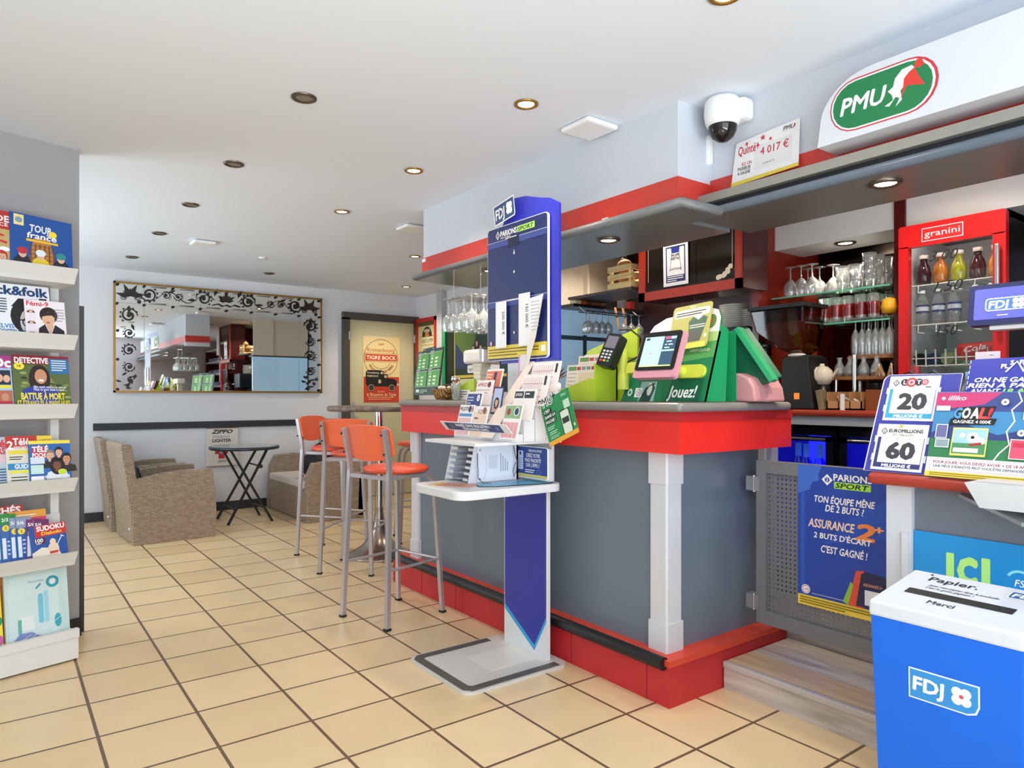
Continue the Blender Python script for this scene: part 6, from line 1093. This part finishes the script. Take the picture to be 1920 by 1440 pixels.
# ================================================================ header signs, right counter displays, bin
b = B(FX(2.36, 1.352, 2.088)); HW = 1.9
P = [(0, 0), (HW, 0), (HW, .225), (.20, .225)]+[(.20-.19*math.sin(a), .07+.155*math.cos(a)) for a in [i*PI/2/10 for i in range(1, 11)]]+[(.004, .03)]
b.prism(Matrix(), P, .13, mat('#d3d6dd', .4, vary=.01)); b.k = 6
def stad(u, v, w_, h_, m): b.rrect(u, v, w_, h_, h_/2-.0005, m)
stad(.048, .022, .352, .178, '#c8303c'); stad(.052, .0265, .339, .169, '#dfe1e6'); stad(.058, .032, .325, .158, '#187a45')
b.text('PMU', .085, .085, .058, W, w=.155, bold=.035, shear=.22)
b.poly([(.235, .07), (.262, .082), (.258, .10), (.245, .115), (.262, .125), (.268, .15), (.29, .172), (.32, .175), (.328, .165), (.31, .155), (.296, .14), (.30, .12), (.285, .105), (.29, .075), (.27, .058), (.282, .082), (.27, .09), (.25, .065)], W)
b.poly([(.296, .14), (.31, .155), (.328, .165), (.345, .125), (.36, .10), (.33, .108), (.305, .115), (.285, .075), (.292, .105)], '#d8392e'); b.poly([(.325, .168), (.335, .188), (.35, .185), (.358, .165), (.342, .158)], '#d8392e')
sg = b.build('racing_sign', origin=(2.36, .9, 2.088), label='long white light-box sign with a green oval reading PMU and a galloping jockey', cat='sign')
b = B(); b.cyl((2.46, 1.18, 2.30), (2.46, 1.18, 2.335), .007, M_BLACK, n=8); b.build('hook', label='small black hook on top of the white light-box sign', cat='hook')
b = B(frame((2.475, 1.80, 2.075), (0, -1, -.0), (.06, .08, 1))); w_, h_ = .305, .205
b.prism(Matrix(), [(0, 0), (w_, .012), (w_, .20), (.018, .18)], .001, mat('#eceaea', .4)); b.k = 3; b.poly([(0, 0), (w_, .012), (w_, .026), (0, .016)], '#e8cf4a')
b.rect(.105, .045, .17, .10, '#e2dfe0'); b.text('Quinté+', .03, .125, .038, '#c22f44', w=.10, bold=.02, shear=.1); b.text('4 017 €', .135, .10, .032, '#c22f44', w=.125); b.text('ICI, UN', .05, .078, .014, '#b03a48', w=.045); b.text('PARIEUR', .032, .060, .014, K, w=.06, bold=.02); b.text('A GAGNÉ', .03, .042, .014, K, w=.06, bold=.02); b.text('PMU', .235, .168, .018, '#2a2a2e', shear=.2); b.poly([(.275, .17), (.29, .185), (.285, .172)], '#c22f44'); b.text('le mardi 12', .15, .06, .008, '#888')
for u, v, r in ((.145, .17, .014), (.07, .165, .010), (.18, .155, .010), (.12, .15, .004)): b.poly([(u+(r if i % 2 == 0 else r*.4)*math.sin(i*PI/5), v+(r if i % 2 == 0 else r*.4)*math.cos(i*PI/5)) for i in range(10)], '#c8384a')
b.build('prize_notice', label='white prize notice reading 4 017 € leaning above the header shelf', cat='notice')
# lotto jackpot panel
t = thing('jackpot_display', 'blue panel with two white cards reading 20 and 60 leaning on the red counter', 'jackpot panel', (2.25, 1.0, .965))
TL = .40; F = FX(2.215, 1.115, .966, TL); VI = mat('#3a3f9e', .35, vary=.03)
b = B(F); b.prism(Matrix(), [(0, 0), (.23, 0), (.235, .33), (.025, .33), (.012, .322), (.006, .31)], .006, mat('#e8e8f0', .4)); b.k = 2; b.prism(Matrix.Translation((0, 0, .0012)), [(.004, 0), (.23, 0), (.235, .328), (.025, .328), (.015, .32), (.01, .308)], .001, VI); b.build('panel_board', t)
def jack(v, top, num, sub, band):
    b = B(F @ Matrix.Translation((.022+v*.04, v, .004))); b.board(.15, .152, .003, '#f2f2f6'); b.rect(.006, .008, .138, .10, band); b.rect(.016, .024, .126, .084, '#f0f0f4'); b.text(num, .08, .040, .053, '#3c3a42', w=.078, al='c', bold=.07); b.text(sub, .075, .0105, .010, W, w=.085, al='c', bold=.05)
    for u in (.03, .06, .095, .125): b.rect(u, .028, .008, .0015, '#9a9aa2'); b.rect(u, .103, .008, .0015, '#9a9aa2')
    b.poly([(.012, .128), (.022, .140), (.032, .128), (.022, .116)], K); b.poly([(.015, .128), (.022, .1365), (.029, .128), (.022, .1195)], '#f2f2f6'); b.text('2', .022, .1235, .009, K, al='c')
    if top == 'LOTO':
        for u, c, r, ch in ((.048, '#2a2a34', .012, 'L'), (.068, '#d8404c', .016, 'O'), (.09, '#2a2a44', .012, 'T'), (.108, '#d8404c', .010, 'O')): b.ell(u, .130, r, r, c); b.text(ch, u, .130-r*.55, r*1.1, W, al='c', bold=.05)
        b.lines(.112, .112, .03, 1, .01, .003, '#555')
    else:
        b.text(top, .036, .124, .012, K, w=.10, bold=.03); b.text('MY MILLION', .05, .113, .007, '#9a8a6a', w=.06); b.poly([(.07+.009*(1 if i % 2 == 0 else .4)*math.sin(i*PI/5), .145+.009*(1 if i % 2 == 0 else .4)*math.cos(i*PI/5)) for i in range(10)], '#c8b04a')
    b.build('number_card', t)
    for u in (.0, .155):
        for q in (.03, .09): b = B(F @ Matrix.Translation((.018+v*.04, v, .0045))); b.rect(u, q, .006, .022, '#d8dcf0'); b.build('clip', t)
jack(.17, 'LOTO', '20', 'MILLIONS €', '#3aa2d0'); jack(.005, 'EUROMILLIONS', '60', 'MILLIONS €', '#2c3470')
b = B(F @ Matrix.Translation((.235, .09, -.012))); b.prism(Matrix(), [(0, 0), (.7, 0), (.7, .30), (.02, .29), (.012, .28)], .005, mat('#2a35a4', .35, vary=.04)); b.k = 3
for i in range(16): b.rect(.012, .02+.017*i, .0025, .011, '#c9cff0')
WI = ink(W); b.text('ON NE GAGNE', .032, .214, .0145, W, w=.18, bold=.045, shear=.2); b.text('RIEN À PARIER', .017, .196, .0145, W, w=.205, bold=.045, shear=.2); b.text('AVANT', .024, .178, .0145, W, w=.078, bold=.045, shear=.2); b.text('18 ANS', .108, .178, .0145, '#a8f060', w=.092, bold=.045, shear=.2)
b.text('PL', .095, .257, .014, W, bold=.06); b.text('S', .117, .268, .014, W, bold=.06); b.text('FE', .14, .268, .014, W, bold=.06); b.stroke([(.108, .245), (.133, .278), (.153, .245)], .005, W); b.text('Y', .147, .257, .014, W, bold=.06); b.lines(.16, .253, .035, 2, .007, .0025, '#c9cff0'); b.build('age_notice', label='blue age notice in white slanted capitals behind the football ticket poster', cat='notice')
b = B(FX(2.205, .93, .966, .36)); w_, h_ = .62, .247; b.M = b.M @ Matrix.Scale(1.07, 4)
b.board(w_, h_, .003, '#3f86b8'); b.rect(0, .055, w_, .07, '#2f7a4c'); b.poly([(0, .125), (.06, .16), (.16, .125), (.25, .15), (.4, .125), (.4, .11), (0, .11)], '#2c3f7a'); b.rect(0, .19, w_, .055, '#3a4a8a'); b.poly([(0, .245), (.16, .245), (.12, .21), (.06, .2), (.0, .195)], '#c23a72'); b.text('illiko', .03, .222, .014, W, w=.045, shear=.25); b.poly([(.012, .227), (.018, .233), (.024, .227), (.018, .221)], W)
b.stroke([(.195, .245), (.205, .22), (.185, .195), (.195, .165), (.18, .135), (.19, .10), (.17, .075), (.16, .055)], .0035, W); b.rect(0, .015, w_, .04, '#f2f2f4'); b.rect(.008, .019, w_, .032, '#d8a0ac'); b.rect(.0095, .0205, w_, .029, '#f4f4f6'); b.rect(0, 0, w_, .015, '#e8cf4a')
b.text('POUR JOUER, VOUS DEVEZ AVOIR + DE 18 ANS', .018, .038, .008, '#9a3a5c', w=.22, bold=.04); b.text("UNE PIÈCE D'IDENTITÉ PEUT VOUS ÊTRE DEMANDÉE", .02, .027, .007, '#3a3a4c', w=.21, bold=.03); b.lines(.012, .009, .5, 2, .0055, .0028, '#9a8420')
b.poly([(.04, .148), (.15, .152), (.155, .17), (.045, .168)], K); b.poly([(.05, .165), (.14, .172), (.15, .205), (.055, .20)], K)
for i, (ch, c) in enumerate(zip('GOAL!', ('#4a9ad8', '#f0f4f8', '#f0f4f8', '#e8484c', '#d82c34'))): b.text(ch, .052+.02*i, .170, .03, c, w=.018 if ch != '!' else .01, bold=.06, shear=.2)
b.text('GAGNEZ 4 000€', .052, .155, .009, W, w=.09, bold=.03)
b.rect(.055, .062, .085, .08, '#e8d86a'); b.rect(.058, .068, .079, .07, '#9fc8dc'); b.rect(.058, .068, .079, .03, '#4a8a5c'); b.ell(.105, .115, .014, .014, W); b.ell(.105, .115, .005, .005, K, 6); b.ell(.125, .105, .010, .010, W); b.ell(.08, .12, .007, .007, W); b.poly([(.1, .09), (.13, .095), (.125, .102), (.1, .096)], '#b02a30'); b.rect(.062, .072, .06, .012, W); b.rect(.012, .11, .03, .04, W); b.rect(.014, .112, .026, .036, '#6a6a9a'); b.rect(.015, .083, .035, .025, W); b.rect(.017, .085, .031, .021, '#8aa0a8'); b.rect(.005, .19, .035, .014, W)
for u, v, ww, hh, c in ((.215, .17, .032, .028, '#f0e8d4'), (.26, .165, .034, .04, '#4a3a5c'), (.30, .17, .04, .04, '#f0b070'), (.31, .22, .03, .03, '#d86a5c'), (.235, .105, .05, .035, '#4a8a5c'), (.295, .10, .04, .04, '#7ab0d8'), (.195, .062, .046, .05, '#d8506c'), (.248, .062, .05, .055, '#ecd03a'), (.305, .06, .04, .05, '#e0a0a8'), (.36, .1, .05, .06, '#d04a4a'), (.42, .16, .05, .05, '#4aa0a0'), (.42, .08, .05, .06, '#e8c060')): b.rect(u-.002, v-.002, ww+.004, hh+.004, '#f0ece4'); b.rect(u, v, ww, hh, c); b.rect(u+.004, v+hh*.6, ww-.008, hh*.25, '#c03048')
for u, v, r in ((.17, .215, .009), (.23, .22, .009), (.25, .235, .006), (.28, .226, .011), (.31, .236, .006), (.215, .13, .009)): b.ell(u, v, r, r, W); b.ell(u, v, r*.4, r*.4, '#6a7090', 8)
b.text('SUPER', .252, .098, .012, '#c03048', w=.042, bold=.05); b.build('ticket_poster', label='football scratch-ticket poster reading GOAL! leaning on the red counter edge', cat='poster')
# customer monitor
t = thing('counter_monitor', 'tilted dark blue monitor showing a white clover logo on violet', 'monitor', (2.65, .8, .965))
MF = FX(2.585, .958, 1.432, .16)
b = B(MF); b.prism(Matrix(), rr(0, 0, .40, .135, .012), .03, mat('#232a5c', .35)); b.k = 4; b.rrect(.018, .018, .364, .102, .006, SCN('#5a5fd8')); b.rrect(.05, .045, .13, .042, .010, SCN('#e6e8f6')); b.rrect(.053, .048, .124, .036, .008, SCN('#4a6fd0')); b.text('FDJ', .06, .053, .026, SCN('#f4f4fa'), w=.055, bold=.04, shear=.1)
for a in range(4): b.ell(.142+.011*math.cos(a*PI/2+PI/4), .066+.011*math.sin(a*PI/2+PI/4), .009, .009, SCN('#c9dcf4'), 10)
b.rect(.085, .028, .03, .003, SCN('#c9cff0')); b.build('screen', t)
b = B(); b.cyl((2.66, .78, .965), (2.66, .78, 1.45), .018, M_DARK); b.box(2.6, 2.72, .7, .86, .963, .975, M_DARK); b.build('stem', t)
b = B(); b.rb(2.60, 2.66, .72, .90, 1.415, 1.43, .004, M_WHITE); b.build('bracket', t)
b = B(FX(2.562, .925, 1.166)); b.board(.07, .178, .002, '#eee6ee'); b.lines(.04, .165, .02, 1, .01, .002, '#444'); b.build('receipt', label='white paper slip sticking up behind the blue age notice', cat='paper')
b = B(); b.box(4.0, 4.04, .42, 1.10, 1.14, 1.9, mat('#8f99a2', .5)); struct('wall_bar_right', b)
b = B(); b.box(3.6, 3.9, .4, 1.14, 2.036, 2.05, M_DARK) if 0 else None
# paper recycling bin
t = thing('recycling_bin', 'blue cardboard paper recycling bin with a sloping white lid', 'bin', (1.9, .72, 0))
BLB = mat('#0066de', .65, vary=.03); X0, X1, Y0, Y1 = 1.80, 2.06, .555, .893
def taper(b, x0, x1, y0, y1, e, z0, z1, m): squ(b, [(x0+e, x1-e, y0+e, y1-e, z0), (x0, x1, y0, y1, z1)], m)
b = B(); taper(b, X0+.004, X1-.004, Y0+.004, Y1-.004, .02, 0, .66, BLB); b.build('bin_body', t)
b = B(); LW = mat('#d2d7e0', .45)
c = [(X0, Y0), (X1, Y0), (X1, Y1), (X0, Y1)]; zt = [.678, .718, .718, .678]
b.add([(x, y, .64) for x, y in c]+[(x, y, z) for (x, y), z in zip(c, zt)], [(3, 2, 1, 0), (4, 5, 6, 7), (0, 1, 5, 4), (1, 2, 6, 5), (2, 3, 7, 6), (3, 0, 4, 7)], LW); b.build('lid', t, bevel=.006)
LF = frame((X0, Y1, .6785), (0, -1, 0), (X1-X0, 0, .04)); b = B(LF)
b.text('Papier.', .06, .20, .030, '#1a2a3c', w=.115, bold=.03); b.poly([(.05, .24), (.054, .25), (.058, .24), (.054, .236)], '#1a2a3c'); b.text('Jeter son papier dans la poubelle', .075, .165, .011, '#3a4a5c', w=.16, shear=.2); b.text("c'est le geste gagnant !", .075, .148, .011, '#3a4a5c', w=.11, shear=.2); b.text('Merci', .115, .055, .022, '#1a2a3c', w=.06, bold=.02)
b.rrect(.242, .19, .09, .045, .006, '#f4f6fa'); b.rrect(.245, .193, .084, .039, .005, '#2a5a9c'); b.text('FDJ', .25, .20, .024, W, w=.05, bold=.04, shear=.1); b.rect(.045, .095, .24, .034, '#10141a'); b.build('lid_print', t)
tilt = math.atan2(.016, .66); b = B(frame((X0+.005-.0008, Y1-.006, .40), (0, -1, 0), (-.024, 0, 1)).copy()); b.M = frame((X0+.0035+.02*(1-.40/.66), Y1, .40), (0, -1, 0), (-.02, 0, .66)) @ Matrix.Translation((0, 0, .001))
b.prism(Matrix(), [(.095, .135), (.25, .135), (.25, .085), (.243, .067), (.225, .06), (.095, .06)], .0005, ink('#e8f0fa')); b.prism(Matrix.Translation((0, 0, .0006)), [(.0985, .1315), (.2465, .1315), (.2465, .087), (.240, .0705), (.224, .0635), (.0985, .0635)], .0005, ink('#2f8fd8')); b.k = 12
b.text('FDJ', .106, .083, .034, W, w=.068, bold=.045, shear=.05)
for a in range(4): b.ell(.212+.013*math.cos(a*PI/2+PI/4), .099+.013*math.sin(a*PI/2+PI/4), .012, .012, '#eaf4fc', 12)
b.ell(.212, .099, .005, .005, '#d84a6c', 10); b.build('emblem', t)
